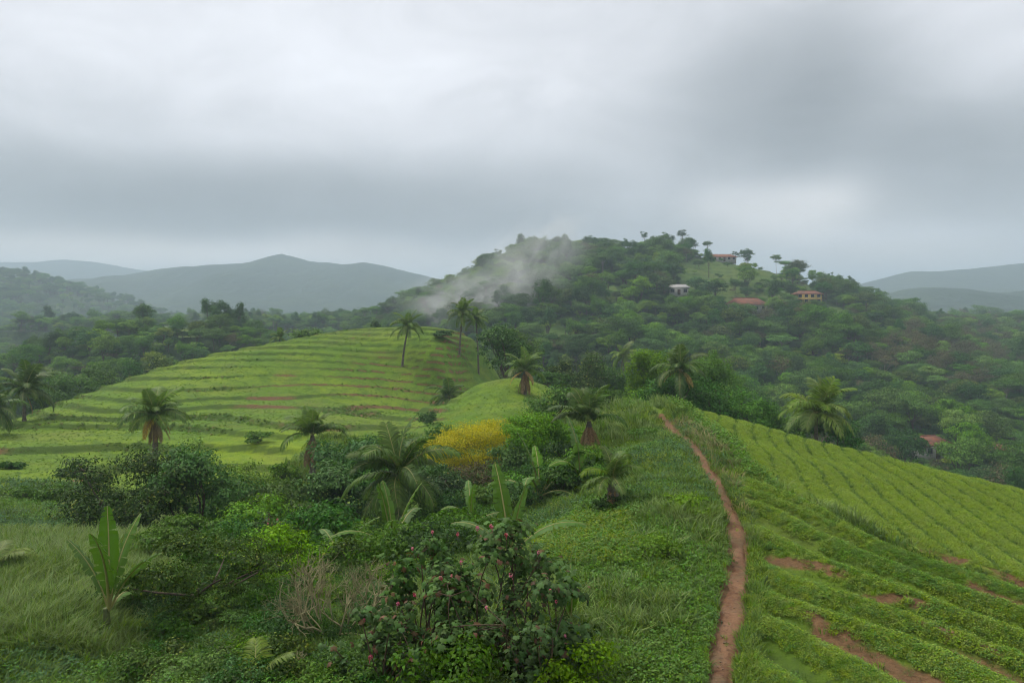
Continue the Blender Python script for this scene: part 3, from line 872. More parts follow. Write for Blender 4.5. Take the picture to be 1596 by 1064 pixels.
# ------------------------------------------------------------------ scattering (one stuff object, points carry turn, size and kind)
_scatter_count = [0]
def scatter(name, label, P, scale, kinds, protos, rotz=None, tilt=0.0):
    rng = np.random.default_rng(len(P))
    n = len(P)
    c = bpy.data.collections.new(name + '_kinds')
    for i, me in enumerate(protos):
        o = bpy.data.objects.new('%02d_%s' % (i, name), me); c.objects.link(o)
    me = bpy.data.meshes.new(name)
    me.vertices.add(n); me.vertices.foreach_set('co', np.asarray(P, np.float32).ravel())
    rot = np.zeros((n, 3), np.float32); rot[:, 2] = rng.uniform(0, 6.283, n) if rotz is None else rotz
    if tilt: rot[:, :2] = rng.normal(0, tilt, (n, 2))
    s = np.asarray(scale, np.float32)
    if s.ndim == 1: s = np.repeat(s[:, None], 3, 1)
    a = me.attributes.new('turn', 'FLOAT_VECTOR', 'POINT'); a.data.foreach_set('vector', rot.ravel())
    a = me.attributes.new('size', 'FLOAT_VECTOR', 'POINT'); a.data.foreach_set('vector', s.ravel())
    a = me.attributes.new('which', 'INT', 'POINT'); a.data.foreach_set('value', np.asarray(kinds, np.int32))
    me.update()
    o = link(name, me); o['kind'] = 'stuff'; o['label'] = label
    ng = bpy.data.node_groups.new(name + '_scatter', 'GeometryNodeTree')
    ng.interface.new_socket('Geometry', in_out='INPUT', socket_type='NodeSocketGeometry')
    ng.interface.new_socket('Geometry', in_out='OUTPUT', socket_type='NodeSocketGeometry')
    N, L = ng.nodes.new, ng.links.new
    gi, go = N('NodeGroupInput'), N('NodeGroupOutput')
    ip = N('GeometryNodeInstanceOnPoints'); ci = N('GeometryNodeCollectionInfo')
    ci.inputs['Collection'].default_value = c; ci.inputs['Separate Children'].default_value = True; ci.inputs['Reset Children'].default_value = True
    def na(nm, t):
        k = N('GeometryNodeInputNamedAttribute'); k.data_type = t; k.inputs['Name'].default_value = nm
        return k.outputs['Attribute']
    L(gi.outputs[0], ip.inputs['Points']); L(ci.outputs[0], ip.inputs['Instance'])
    ip.inputs['Pick Instance'].default_value = True
    L(na('which', 'INT'), ip.inputs['Instance Index'])
    L(na('turn', 'FLOAT_VECTOR'), ip.inputs['Rotation']); L(na('size', 'FLOAT_VECTOR'), ip.inputs['Scale'])
    L(ip.outputs[0], go.inputs[0])
    md = o.modifiers.new('scatter', 'NODES'); md.node_group = ng
    return o

def tuft(seed, n, h, spread, width, lean=.5, mat=None, heads=0):
    rng = np.random.default_rng(seed)
    az = rng.uniform(0, 6.283, n); r = spread * rng.uniform(0, 1, n) ** .6
    base = np.stack([np.cos(az) * r, np.sin(az) * r, np.zeros(n)], 1)
    a2 = az + rng.normal(0, .7, n); out = np.stack([np.cos(a2), np.sin(a2), np.zeros(n)], 1)
    ln = rng.uniform(.3, 1.3, n)[:, None] * lean; hh = (h * rng.uniform(.55, 1.15, n))[:, None]
    side = np.stack([-np.sin(a2), np.cos(a2), np.zeros(n)], 1) * (width * .5)
    up = np.array([0, 0, 1.0])
    m1 = base + up * hh * .55 + out * hh * ln * .28; tip = base + up * hh * (1 - .25 * ln) + out * hh * ln
    V = np.stack([base - side * .7, base + side * .7, m1 + side, m1 - side, tip], 1).reshape(-1, 3)
    i = np.arange(n) * 5
    V[:, 2] -= .03
    return mesh_np('tuft', V, np.stack([i, i + 1, i + 2, i + 3], 1), np.stack([i + 3, i + 2, i + 4], 1), [mat])

def herb(seed, n, w, h, leaf, mat, width=.55, up=.9):
    rng = np.random.default_rng(seed)
    u = unit(rng.normal(size=(n, 3))); u[:, 2] = np.abs(u[:, 2])
    P = u * np.array([w * .5, w * .5, h]) * rng.uniform(.45, 1.05, (n, 1)); P[:, 2] += .02
    Nn = u * .5 + np.array([0, 0, up]) + rng.normal(size=(n, 3)) * .35
    V, q = leaves(P, Nn, np.full(n, leaf), width, rng)
    return mesh_np('herb', V, q, None, [mat])

def in_view(x, y, z, mx=260, my=120):
    c = CX + F * x / y; r = HZ - F * z / y
    return (c > -mx) & (c < 1596 + mx) & (r < 1064 + my)

def scatter_points(rng, n, x0, x1, y0, y1, power=1.0):
    """points spread evenly over the picture's depth rather than over the land: denser nearby"""
    y = (y0 ** (1 - power) + rng.uniform(0, 1, n) * (y1 ** (1 - power) - y0 ** (1 - power))) ** (1 / (1 - power)) if power != 1 else np.exp(rng.uniform(math.log(y0), math.log(y1), n))
    return rng.uniform(x0, x1, n), y

def build_ground_cover():
    rng = np.random.default_rng(23)
    G = [tuft(1, 22, .30, .16, .022, .6, M_GRASS), tuft(2, 22, .26, .18, .022, .8, M_GRASS), tuft(3, 26, .44, .20, .020, .8, M_GRASS_PALE),
         tuft(4, 24, .40, .2, .022, .7, M_GRASS), tuft(5, 20, .30, .2, .026, .9, M_GRASS_DARK), tuft(6, 18, .42, .16, .018, .9, M_GRASS_DRY),
         herb(7, 42, .5, .28, .085, M_HERB), herb(8, 40, .55, .3, .095, M_HERB_BLUE), herb(9, 40, .45, .24, .08, M_HERB_LIME), herb(10, 46, .8, .5, .12, M_HERB)]
    # ---- ridge and foreground
    n = 150000
    y = rng.uniform(64.0 ** -.6, 9.0 ** -.6, n) ** (-1 / .6)
    x = rng.uniform(-.95, .95, n) * y * .80
    dp = path_dist(x, y)
    edge = .29 + .26 * vnoise(x, y, .7, 31) + .12 * vnoise(x, y, 2.6, 37)
    fu = field_upper(x, y); fl = field_lower(x, y)
    hill = (x < -17) & (y > 44)
    k = ((np.abs(dp) > edge) | ((rng.uniform(0, 1, n) < .035) & (vnoise(x, y, 1.5, 301) > -.05))) & (np.maximum(fu, fl) < .3) & ~hill & (y < 66 - .3 * np.maximum(x, 0))
    k &= ~((x > -14) & (x < -1) & (y > 26) & (y < 48) & (rng.uniform(0, 1, n) < .6))
    x, y, dp = x[k], y[k], dp[k]; n = len(x)
    z = H_near(x, y)
    k = in_view(x, y, z); x, y, z, dp = x[k], y[k], z[k], dp[k]; n = len(x)
    a = fbm(x, y, 5.5, 131, 3); b = fbm(x, y, 3.2, 133, 3); u = rng.uniform(0, 1, n)
    kind = np.where(u < .4, 0, np.where(u < .7, 1, 4))
    kind = np.where(rng.uniform(0, 1, n) < .55 * sstep(-.05, .5, a), np.where(u < .5, 2, 3), kind)                       # pale tall grass patches
    kind = np.where(rng.uniform(0, 1, n) < .7 * sstep(.0, .45, -a), 7, kind)                      # bluish leafy weeds
    kind = np.where(rng.uniform(0, 1, n) < .8 * sstep(.0, .4, b), 6, kind)
    kind = np.where(rng.uniform(0, 1, n) < .7 * sstep(.1, .5, -b), 8, kind)
    left_meadow = (x < -8) & (y > 15) & (y < 31)
    kind = np.where(left_meadow & (u < .6), np.where(rng.uniform(0, 1, n) < .55, 2, 3), kind)
    mound = np.exp(-(((x - 1.9) / 1.7) ** 2 + ((y - 22) / 3.0) ** 2))
    kind = np.where((mound > .3), np.where(u < .5, 6, 8), kind)
    right = (dp > 0) & (y < 31)
    kind = np.where(right & ((kind == 7) | (kind == 6)), np.where(u < .5, 0, 8), kind)
    dryedge = (dp > .3) & (dp < 1.7) & (y > 24) & (y < 47)
    kind = np.where(dryedge & (u < .16), 5, kind)
    hedge = (dp > 1.5) & (dp < 2.2) & (y > 24) & (y < 56)
    kind = np.where(hedge, np.where(u < .5, 9, 8), kind)
    sc = rng.uniform(.6, 1.35, n) * (.55 + .023 * np.clip(y, 12, 60))
    near_edge = np.abs(dp) < .75
    sc = np.where(near_edge, sc * .7, sc); sc = np.where(np.abs(dp) < .28, sc * .45, sc)
    sc = np.where(kind >= 6, sc * .8, sc)
    dip = np.where(kind == 9, .0, 0.0)
    scatter('ridge_grass', 'mixed grass and weeds covering the ridge', np.stack([x, y, z + dip], 1), sc, kind, G, tilt=.15)
    # ---- crops in rows on the slope
    C = [herb(21, 34, .40, .20, .075, M_HERB_LIME), herb(22, 34, .42, .22, .08, M_HERB), herb(23, 30, .5, .26, .085, M_HERB), tuft(24, 18, .22, .16, .024, .8, M_GRASS),
         tuft(25, 16, .25, .16, .02, .9, M_GRASS_DARK), herb(26, 30, .38, .18, .07, M_HERB_LIME)]
    n = 230000
    y = rng.uniform(64.0 ** -.4, 10.0 ** -.4, n) ** (-1 / .4)
    x = rng.uniform(2, 34, n)
    k = (x < y * .86); x, y = x[k], y[k]; n = len(x)
    fu = field_upper(x, y); fl = field_lower(x, y)
    pu = .5 + .5 * np.cos(2 * np.pi * row_phase_u(x, y)); pl = .5 + .5 * np.cos(2 * np.pi * row_phase_l(x, y))
    gap = fbm(x, y, 3.5, 91, 2)
    u = rng.uniform(0, 1, n)
    keepu = (fu > .3) & (u < .55 + .45 * sstep(.0, .18, pu)); keepl = (fl > .3) & (u < .10 + .90 * sstep(.10, .6, pl)) & ~((pl < .40) & (gap > .02) & (u > .04))
    k = (keepu | keepl) & ~(soil_patches(x, y) > .12 + 1.0 * rng.uniform(0, 1, n) ** 1.3)
    x, y, fu, pu, pl, u = x[k], y[k], fu[k], pu[k], pl[k], rng.uniform(0, 1, k.sum())
    z = H_near(x, y)
    k = in_view(x, y, z); x, y, z, fu, pu, pl, u = (t[k] for t in (x, y, z, fu, pu, pl, u)); n = len(x)
    isu = fu > .3
    big = fbm(x, y, 4, 141, 3)
    kind = np.where(isu, np.where(u < .55, 0, np.where(u < .8, 5, 3)), np.where(u < .45, 0, np.where(u < .62, 1, np.where(u < .7, 2, np.where(u < .85, 5, 3)))))
    kind = np.where((np.where(isu, pu, pl) < np.where(isu, .1, .28)), np.where(u < .6, 4, 3), kind)
    kind = np.where(~isu & (big < -.25) & (u < .4), 1, kind)
    sc = rng.uniform(.6, 1.3, n) * np.where(isu, .28 + .007 * y, .33 + .008 * y) * (1 + .5 * fbm(x, y, 2.5, 171, 2))
    scatter('crop_rows', 'low leafy crop planted in rows down the slope', np.stack([x, y, z], 1), sc, kind, C, tilt=.12)
    # ---- terraced hill
    T = [tuft(31, 26, .34, .35, .05, .7, M_GRASS), tuft(32, 26, .30, .4, .05, .8, M_GRASS), tuft(33, 26, .5, .35, .05, .7, M_GRASS_DARK), herb(34, 40, .9, .5, .2, M_HERB),
         tuft(35, 24, .3, .4, .05, .8, M_GRASS_PALE), herb(36, 36, .8, .35, .16, M_HERB_LIME), tuft(37, 22, .45, .35, .05, .8, M_GRASS_DRY)]
    n = 110000
    y = rng.uniform(36, 124, n); x = rng.uniform(-72, 4, n)
    k = (x < -4) | (y > 62); x, y = x[k], y[k]
    k = ~((x > -17) & (y < 50)); x, y = x[k], y[k]
    z, m, f, bw, _, _, _ = near_parts(x, y)
    k = in_view(x, y, z, 120); x, y, z, m, f, bw = (t[k] for t in (x, y, z, m, f, bw)); n = len(x)
    u = rng.uniform(0, 1, n); u2 = rng.uniform(0, 1, n)
    bank = (m > .3) & (f > bw - .05); lip = (m > .3) & (f > bw - .14) & ~bank
    keep = np.where(bank, u < .5, np.where(lip, u < .25, u < .26))
    pat = fbm(x, y, 12, 151, 3)
    kind = np.where(bank, np.where(u2 < .35, 2, np.where(u2 < .55, 6, np.where(u2 < .7, 3, 0))), np.where(u2 < .45, 0, np.where(u2 < .8, 1, 4)))
    kind = np.where(lip & (u2 < .5), 3, kind)
    kind = np.where(~bank & (pat > .3) & (u2 < .25), 5, kind)
    sc = rng.uniform(.4, 1.2, n) * np.where(bank | lip, .34 + .5 * np.clip(fbm(x, y, 9, 155, 2), -.4, .8), .28)
    keep &= ~((np.exp(-(((x + 19) / 11) ** 2 + ((y - 58.5) / 8.5) ** 2) ** 2) > .4) & (u < .8))
    scatter('terrace_grass', 'grass and weeds on the terraced hill', np.stack([x, y, z], 1)[keep], sc[keep], kind[keep], T, tilt=.12)
build_ground_cover()

# ------------------------------------------------------------------ trees
def limb_path(a, b, rng, n=6, sag=.12):
    t = np.linspace(0, 1, n)[:, None]
    a = np.asarray(a, float); b = np.asarray(b, float)
    p = a + (b - a) * t
    ln = np.linalg.norm(b - a)
    w = rng.normal(size=3) * ln * sag; w[2] = abs(w[2]) * .3
    return p + np.sin(np.pi * t) * w

def make_tree(seed, W, Hc, trunk_h, nl, ncl, nleaf, leaf, mat, bark=None, r0=.22, D=None, lobe=(.30, .48), sig=.17, up=.55, width=.55, ground=False, low=-.45, limbs=6, lean=0.0):
    """returns (trunk mesh, crown mesh)"""
    rng = np.random.default_rng(seed)
    P, Nn, L, Cc = crown_points(rng, W, D or W * .92, Hc, trunk_h, nl, ncl, nleaf, lobe, sig, up, low, ground)
    off = np.array([lean, 0, 0])
    P = P + off * ((P[:, 2:3]) / (trunk_h + Hc))
    V, q = leaves(P, Nn, np.full(nleaf, leaf), width, rng)
    crown = mesh_np('crown', V, q, None, [M_F[mat] if isinstance(mat, str) else mat])
    b = MB()
    top = np.array([rng.normal(0, .04 * W) + lean * .6, rng.normal(0, .04 * W), trunk_h + Hc * .35])
    pts = limb_path((0, 0, -.5), top, rng, 8, .05)
    b.tube(pts, np.linspace(r0, r0 * .5, 8), 7)
    order = np.argsort(-np.linalg.norm(L - top, axis=1))[:limbs]
    for i in order:
        st = pts[rng.integers(3, 7)]
        b.tube(limb_path(st, L[i], rng, 6, .1), np.linspace(r0 * .42, r0 * .12, 6), 5)
        for c in Cc[np.argsort(np.linalg.norm(Cc - L[i], axis=1))[:5]]:
            b.tube(limb_path(L[i], c, rng, 4, .1), np.linspace(r0 * .12, r0 * .04, 4), 4)
    return b.mesh('trunk', [bark or M_BARK], True), crown

def plant_tree(name, label, cat, me, x, y, scale=1.0, rotz=None, group=None, z=None, part_names=('trunk', 'crown'), sink=.1):
    if z is None: z = float(H(x, y)) - sink
    if rotz is None: rotz = random.uniform(0, 6.28)
    t = thing(name, label, cat, (x, y, z), rotz, scale, group)
    for nm, m in zip(part_names, me): link(nm, m, t)
    return t

# far forest kinds, real size in metres
FAR = [
    make_tree(101, 9.0, 6.5, 3.0, 9, 90, 4200, .42, 'deep'),
    make_tree(102, 11.5, 7.0, 3.5, 12, 120, 5200, .42, 'mid'),
    make_tree(103, 6.0, 8.5, 3.0, 8, 80, 3600, .38, 'deep'),
    make_tree(104, 10.0, 3.6, 6.5, 9, 80, 3400, .40, 'mid', M_BARK_PALE, up=.9, sig=.2),
    make_tree(105, 8.0, 6.0, 3.0, 8, 70, 3200, .40, 'fresh'),
    make_tree(106, 8.5, 6.5, 3.0, 9, 80, 2200, .36, 'brown', M_BARK_PALE),
    make_tree(107, 9.5, 6.0, 3.0, 9, 90, 3800, .40, 'olive'),
    make_tree(108, 5.0, 4.5, 6.5, 5, 34, 1300, .36, 'deep', M_BARK, .16),
    make_tree(109, 7.0, 7.5, 2.5, 9, 90, 4000, .36, 'mid'),
    make_tree(110, 8.5, 5.5, 3.0, 8, 70, 3000, .40, 'lime'),
]
FAR_KIND = [('broadleaf_tree', 'dark green round-crowned tree'), ('broadleaf_tree', 'wide mid-green broadleaf tree'), ('broadleaf_tree', 'tall narrow dark green tree'),
            ('umbrella_tree', 'flat-topped pale-trunked umbrella tree'), ('broadleaf_tree', 'fresh light green rounded tree'), ('bare_brown_tree', 'thin brownish half-bare tree'),
            ('broadleaf_tree', 'olive green broad tree'), ('slender_tree', 'slender tree with a small high crown'), ('broadleaf_tree', 'bushy mid-green oval tree'), ('broadleaf_tree', 'pale yellow-green tree')]
SHRUB = [make_tree(121, 4.2, 2.8, .2, 6, 50, 1300, .30, 'deep', ground=True, r0=.08, limbs=3), make_tree(122, 4.6, 2.6, .2, 7, 50, 1300, .30, 'mid', ground=True, r0=.08, limbs=3),
         make_tree(123, 3.6, 2.4, .2, 6, 40, 1000, .28, 'fresh', ground=True, r0=.08, limbs=3), make_tree(124, 4.4, 2.6, .2, 6, 40, 900, .28, 'brown', ground=True, r0=.08, limbs=3)]

def join_meshes(name, mes):
    V, q, qm, t, tm, mats = [], [], [], [], [], []
    n = 0
    for me in mes:
        co = np.empty(len(me.vertices) * 3, np.float32); me.vertices.foreach_get('co', co); V.append(co.reshape(-1, 3))
        li = np.empty(len(me.loops), np.int32); me.loops.foreach_get('vertex_index', li)
        ls = np.empty(len(me.polygons), np.int32); lt = np.empty(len(me.polygons), np.int32); mi = np.empty(len(me.polygons), np.int32)
        me.polygons.foreach_get('loop_start', ls); me.polygons.foreach_get('loop_total', lt); me.polygons.foreach_get('material_index', mi)
        for tot, F_, M_ in ((4, q, qm), (3, t, tm)):
            k = lt == tot
            if k.any():
                F_.append(li[ls[k][:, None] + np.arange(tot)[None]] + n); M_.append(mi[k] + len(mats))
        mats += list(me.materials); n += len(me.vertices)
    return mesh_np(name, np.vstack(V), np.vstack(q) if q else None, np.vstack(t) if t else None, mats, np.concatenate(qm) if qm else None, np.concatenate(tm) if tm else None)

FAR_JOINED = [join_meshes('far_tree', m) for m in FAR]
SHRUB_JOINED = [join_meshes('far_shrub', m) for m in SHRUB]

HOUSE_SPOTS = []   # filled below: (x, y, radius) kept clear of trees

# ------------------------------------------------------------------ houses
M_WALL_W = plain_mat('wall_white', (.42, .40, .36), .9, .1, 2, .2)
M_WALL_Y = plain_mat('wall_yellow', (.50, .36, .10), .9, .1, 2, .2)
M_WALL_G = plain_mat('wall_grey', (.35, .33, .30), .9, .1, 2, .25)
M_ROOF_R = plain_mat('roof_red', (.22, .085, .05), .85, .1, .9, .4, .02, (.12, .07, .05))
M_ROOF_P = plain_mat('roof_pale', (.36, .34, .32), .6, .3, 1.5, .2)
M_ROOF_B = plain_mat('roof_brown', (.26, .12, .075), .85, .1, 1.5, .4, .02)
M_DARK = plain_mat('window_dark', (.02, .024, .028), .2, .5)
M_DOOR = plain_mat('door_wood', (.10, .055, .03), .7, .2)

def house(name, label, px, py, w, d, h, roof_h, wall, roof, rz=0.0, y0=60, hip=.35, nwin=4, two=False, zfix=0.0):
    yy = None
    while yy is None:
        yy = ray_hit(px, py, y0, 620, H_far); py += 1.5
    x = (px - CX) / F * yy
    z = float(H_far(x, yy)) + zfix - .25
    HOUSE_SPOTS.append((x, yy, max(w, d) * .62))
    t = thing(name, label, 'house', (x, yy, z), rz)
    hh = h * (2 if two else 1)
    b = MB(); b.box((0, 0, hh / 2 - .6), (w, d, hh + 1.2)); link('wall', b.mesh('wall', [wall]), t)
    b = MB(); e = .7
    W2, D2 = w / 2 + e, d / 2 + e; rw = w / 2 * (1 - hip)
    V = [(-W2, -D2, hh - .12), (W2, -D2, hh - .12), (W2, D2, hh - .12), (-W2, D2, hh - .12), (-rw, 0, hh + roof_h), (rw, 0, hh + roof_h),
         (-W2, -D2, hh + .06), (W2, -D2, hh + .06), (W2, D2, hh + .06), (-W2, D2, hh + .06)]
    b.add(V, [(6, 7, 5, 4), (8, 9, 4, 5), (0, 3, 2, 1), (0, 1, 7, 6), (1, 2, 8, 7), (2, 3, 9, 8), (3, 0, 6, 9)], [(7, 8, 5), (9, 6, 4)])
    rf = link('roof', b.mesh('roof', [roof]), t)
    b = MB(); b.tube([(-rw, 0, hh + roof_h + .02), (rw, 0, hh + roof_h + .02)], .14, 6); link('ridge_cap', b.mesh('ridge_cap', [roof]), rf)
    bw = MB(); bw.box((0, 0, 0), (1.2, .12, 1.2)); wm = bw.mesh('window', [M_DARK])
    bf = MB()
    for (cx, cz, sx, sz) in ((0, .66, 1.5, .12), (0, -.66, 1.5, .12), (-.66, 0, .12, 1.2), (.66, 0, .12, 1.2)): bf.box((cx, -.03, cz), (sx, .14, sz))
    fm = bf.mesh('frame', [M_WALL_W])
    bd = MB(); bd.box((0, 0, 0), (1.1, .12, 2.1)); dm = bd.mesh('door', [M_DOOR])
    for st in range(2 if two else 1):
        for k in range(nwin):
            xx = -w / 2 + w * (k + .5) / nwin
            if st == 0 and k == nwin // 2:
                link('door', dm, t, (xx, -d / 2 - .02, 1.05)); continue
            o = link('window', wm, t, (xx, -d / 2 - .02, 1.6 + st * h)); link('frame', fm, o)
    if two:
        b = MB(); b.box((0, -d / 2 - .55, h), (w + .2, 1.1, .18))
        link('balcony', b.mesh('balcony', [roof]), t)
    return t
house('house', 'long low house with a red roof on the hilltop', 1122, 398, 15, 7, 2.2, 1.6, M_WALL_G, M_ROOF_B, .05, 200, .2, 6)
house('house', 'small white house among trees on the upper forest slope', 1057, 459, 7, 5, 2.8, 1.2, M_WALL_W, M_ROOF_P, -.1, 200, .2, 3)
house('house', 'red-roofed house with white walls in the middle of the forest slope', 1163, 487, 13, 8, 2.8, 2.6, M_WALL_W, M_ROOF_R, .06, 200, .3, 5, zfix=.4)
house('house', 'yellow two-storey house with orange-red roof on the forest slope', 1258, 474, 10, 6, 2.2, 1.4, M_WALL_Y, M_ROOF_R, -.08, 200, .3, 4, True)
house('house', 'white-roofed building below the meadow on the plateau', 1482, 512, 12, 7, 2.6, 1.4, M_WALL_W, M_ROOF_P, -.1, 200, .2, 4)
house('house', 'small pale house beside the tall tree on the plateau', 1548, 506, 8, 6, 2.6, 1.4, M_WALL_W, M_ROOF_P, .2, 200, .2, 3)
house('house', 'nearest red hip-roofed house in the wooded valley', 1447, 716, 6.2, 5, 2.8, 1.5, M_WALL_W, M_ROOF_R, .25, 100, .45, 3, zfix=1.0)
house('house', 'brown-roofed house half hidden in trees at the picture edge', 1552, 714, 5.0, 5, 2.4, 1.2, M_WALL_G, M_ROOF_B, -.1, 100, .3, 3)

# ------------------------------------------------------------------ palms
def frond_mesh(seed, L, e0, droop, mat, rachis, nleaf=46, leaf_len=.30, width=.072, hang=.5, ragged=0.0):
    """one pinnate frond growing from the origin towards +X; e0 is the start angle above the horizon in degrees"""
    rng = np.random.default_rng(seed)
    n = 26
    s = np.linspace(0, 1, n)
    ang = np.radians(e0) - np.radians(droop) * s ** 1.35
    dx = np.cos(ang) * L / (n - 1); dz = np.sin(ang) * L / (n - 1)
    px = np.concatenate([[0], np.cumsum(dx)[:-1]]); pz = np.concatenate([[0], np.cumsum(dz)[:-1]])
    py = .06 * L * np.sin(s * 2.2) * rng.normal()
    pts = np.stack([px, py, pz], 1)
    b = MB()
    b.tube(pts, np.linspace(.035, .008, n), 5, 1)
    T = np.gradient(pts, axis=0); T = unit(T)
    t = np.linspace(.10, .995, nleaf)
    V, Q, TR = [], [], []
    for side in (-1, 1):
        tt = np.clip(t + rng.normal(0, .004, nleaf), .08, 1)
        if ragged: tt = tt[rng.uniform(0, 1, nleaf) > ragged]
        k = len(tt)
        base = np.stack([np.interp(tt, s, pts[:, i]) for i in range(3)], 1)
        tan = unit(np.stack([np.interp(tt, s, T[:, i]) for i in range(3)], 1))
        sd = np.cross(np.array([0, 0, 1.0]), tan); sd = unit(sd) * side
        nrm = np.cross(tan, sd) * side
        ll = (L * leaf_len * np.sin(np.pi * (.12 + .80 * tt)) ** .7 * rng.uniform(.85, 1.1, k))[:, None]
        fwd = (.35 + .75 * tt)[:, None]
        d1 = unit(sd + tan * fwd + nrm * .25 + rng.normal(size=(k, 3)) * .07)
        d2 = unit(d1 + np.array([0, 0, -1.0]) * hang * (1.1 + rng.uniform(0, .5, (k, 1))))
        w = tan * width * L / 3.0
        m1 = base + d1 * ll * .42; m2 = m1 + d2 * ll * .36; tip = m2 + unit(d2 + np.array([0, 0, -.5 * hang])) * ll * .28
        vv = np.stack([base - w * .25, base + w * .25, m1 + w * .55, m1 - w * .55, m2 + w * .45, m2 - w * .45, tip], 1).reshape(-1, 3)
        i = np.arange(k) * 7
        b.add(vv, np.concatenate([np.stack([i, i + 1, i + 2, i + 3], 1), np.stack([i + 3, i + 2, i + 4, i + 5], 1)]), np.stack([i + 5, i + 4, i + 6], 1), 0)
    return b.mesh('frond', [mat, rachis])

def frond_set(seed, mat, L=3.0, **kw):
    out = []
    for i, (e0, dr) in enumerate([(84, 38), (70, 66), (56, 84), (38, 92), (20, 88), (2, 76), (-20, 60)]):
        out.append(frond_mesh(seed + i, L * (1.0 if i else .85), e0, dr, mat, M_RACHIS, hang=.35 + .12 * i, **kw))
    return out
FR = {'green': frond_set(300, M_PALM), 'bright': frond_set(320, M_PALM_BRIGHT, leaf_len=.32), 'dark': frond_set(340, M_PALM_DARK)}
FR_DEAD = [frond_mesh(361, 2.4, -66, 20, M_PALM_DEAD, M_RACHIS_DEAD, 40, .20, .10, 1.0, .1), frond_mesh(362, 2.2, -78, 8, M_PALM_DEAD, M_RACHIS_DEAD, 34, .2, .09, 1.1, .2)]
FR_GOLD = [frond_mesh(363, 2.3, -18, 62, M_PALM_GOLD, M_RACHIS_DEAD, 38, .25, .085, .9, .08), frond_mesh(364, 2.2, -40, 45, M_PALM_GOLD, M_RACHIS_DEAD, 36, .22, .085, 1.0, .1)]

def coconut_mesh():
    b = MB(); pts = np.array([(0, 0, .13), (0, 0, .09), (0, 0, 0), (0, 0, -.09), (0, 0, -.13)]); b.tube(pts, [.02, .08, .115, .08, .015], 7)
    return b.mesh('coconut', [M_COCONUT], True)
COCO = coconut_mesh()

def palm(label, x, y, height, crown, style='green', nf=22, dead=0, gold=0, lean=(0, 0), seed=0, group=None, thick=.14, name='coconut_palm', coco=0, low=6, z=None, e_min=0):
    """height: ground to crown base; crown: crown width in metres"""
    rng = np.random.default_rng(900 + seed)
    z = float(H(x, y)) - .05 if z is None else z
    t = thing(name, label, 'palm tree', (x, y, z), 0, 1.0, group)
    k = 14; s = np.linspace(0, 1, k)
    pts = np.stack([lean[0] * s ** 1.6, lean[1] * s ** 1.6, -.4 + (height + .4) * s], 1)
    rr = thick * (1.0 - .42 * s) + .09 * thick * np.cos(np.arange(k) * np.pi); rr[0] = thick * 1.45
    b = MB(); b.tube(pts, rr, 8)
    link('trunk', b.mesh('trunk', [M_PALM_TRUNK], True), t)
    top = Vector(pts[-1])
    fs = crown / 4.9
    wind = (rng.normal(0, .10), rng.normal(0, .10))
    for i in range(nf):
        u = i / max(1, nf - 1)
        if rng.uniform() < .12: continue
        lv = min(low, int(u ** .85 * (low + .99)))
        az = i * 2.39996 + rng.normal(0, .18)
        e = Matrix.Rotation(wind[0], 3, 'X') @ Matrix.Rotation(wind[1], 3, 'Y') @ Matrix.Rotation(az, 3, 'Z') @ Matrix.Rotation(rng.normal(0, .13), 3, 'X') @ Matrix.Rotation(rng.normal(0, .12), 3, 'Y')
        link('frond', FR[style][lv], t, top, e.to_euler(), fs * rng.uniform(.78, 1.12))
    for i in range(dead):
        link('dead_frond', FR_DEAD[i % 2], t, top - Vector((0, 0, .1)), (rng.normal(0, .1), rng.normal(0, .08), i * 2.4 + rng.normal(0, .3)), fs * rng.uniform(.8, 1.05))
    for i in range(gold):
        link('yellow_frond', FR_GOLD[i % 2], t, top, (rng.normal(0, .08), rng.normal(0, .08), i * 2.1 - 1.6 + rng.normal(0, .3)), fs * rng.uniform(.8, 1.0))
    for i in range(coco):
        a = i * 1.3
        link('coconut', COCO, t, top + Vector((math.cos(a) * .2, math.sin(a) * .2, -.12 - .1 * (i % 2))), (.3, .2, a))
    return t

def ppx(label, px, y, top_px, base_px, crown_px, crown_frac=.42, **kw):
    """palm from the photograph's measures at depth y: crown base height from the rows"""
    x = (px - CX) / F * y
    z = float(H(x, y))
    crown = crown_px / F * y
    ztop = -(top_px - HZ) / F * y
    hgt = max(.6, ztop - crown * crown_frac - z)
    return palm(label, x, y, hgt, crown, **kw)

ppx('tall slender palm alone on the terraces below the hill crest', 627, 104, 486, 570, 52, seed=1, lean=(.9, 0), thick=.17, nf=24, coco=4)
ppx('taller of the two palms on the crest of the terraced hill', 716, 107, 468, 543, 46, seed=2, lean=(.5, .2), thick=.16, nf=24)
ppx('shorter palm beside the taller one on the hill crest', 746, 110, 480, 545, 42, seed=3, lean=(-.4, 0), thick=.16, nf=22)
ppx('dark palm at the picture edge on the lower terraces', 38, 72, 572, 655, 84, seed=4, style='dark', thick=.2, nf=26, dead=1)
ppx('palm cut by the picture edge on the lower terraces', -8, 64, 600, 675, 80, seed=5, style='dark', thick=.2, nf=20)
ppx('thick-trunked palm with hanging brown and yellow fronds behind the big dark bush', 242, 56, 606, 718, 96, seed=6, thick=.26, nf=20, dead=9, gold=4, coco=5, low=4)
ppx('upright palm with a shaggy brown skirt in front of the yellow-green plot', 487, 52, 636, 735, 98, seed=7, thick=.26, nf=22, dead=13, low=3)
ppx('big spreading palm in the middle of the hollow with long drooping fronds', 622, 33, 664, 800, 158, seed=8, style='dark', thick=.2, nf=26, gold=1, coco=4, crown_frac=.46)
ppx('palm with a long brown skirt on the grassy knoll', 818, 80, 548, 640, 70, seed=9, thick=.24, nf=18, dead=11, gold=3, low=4)
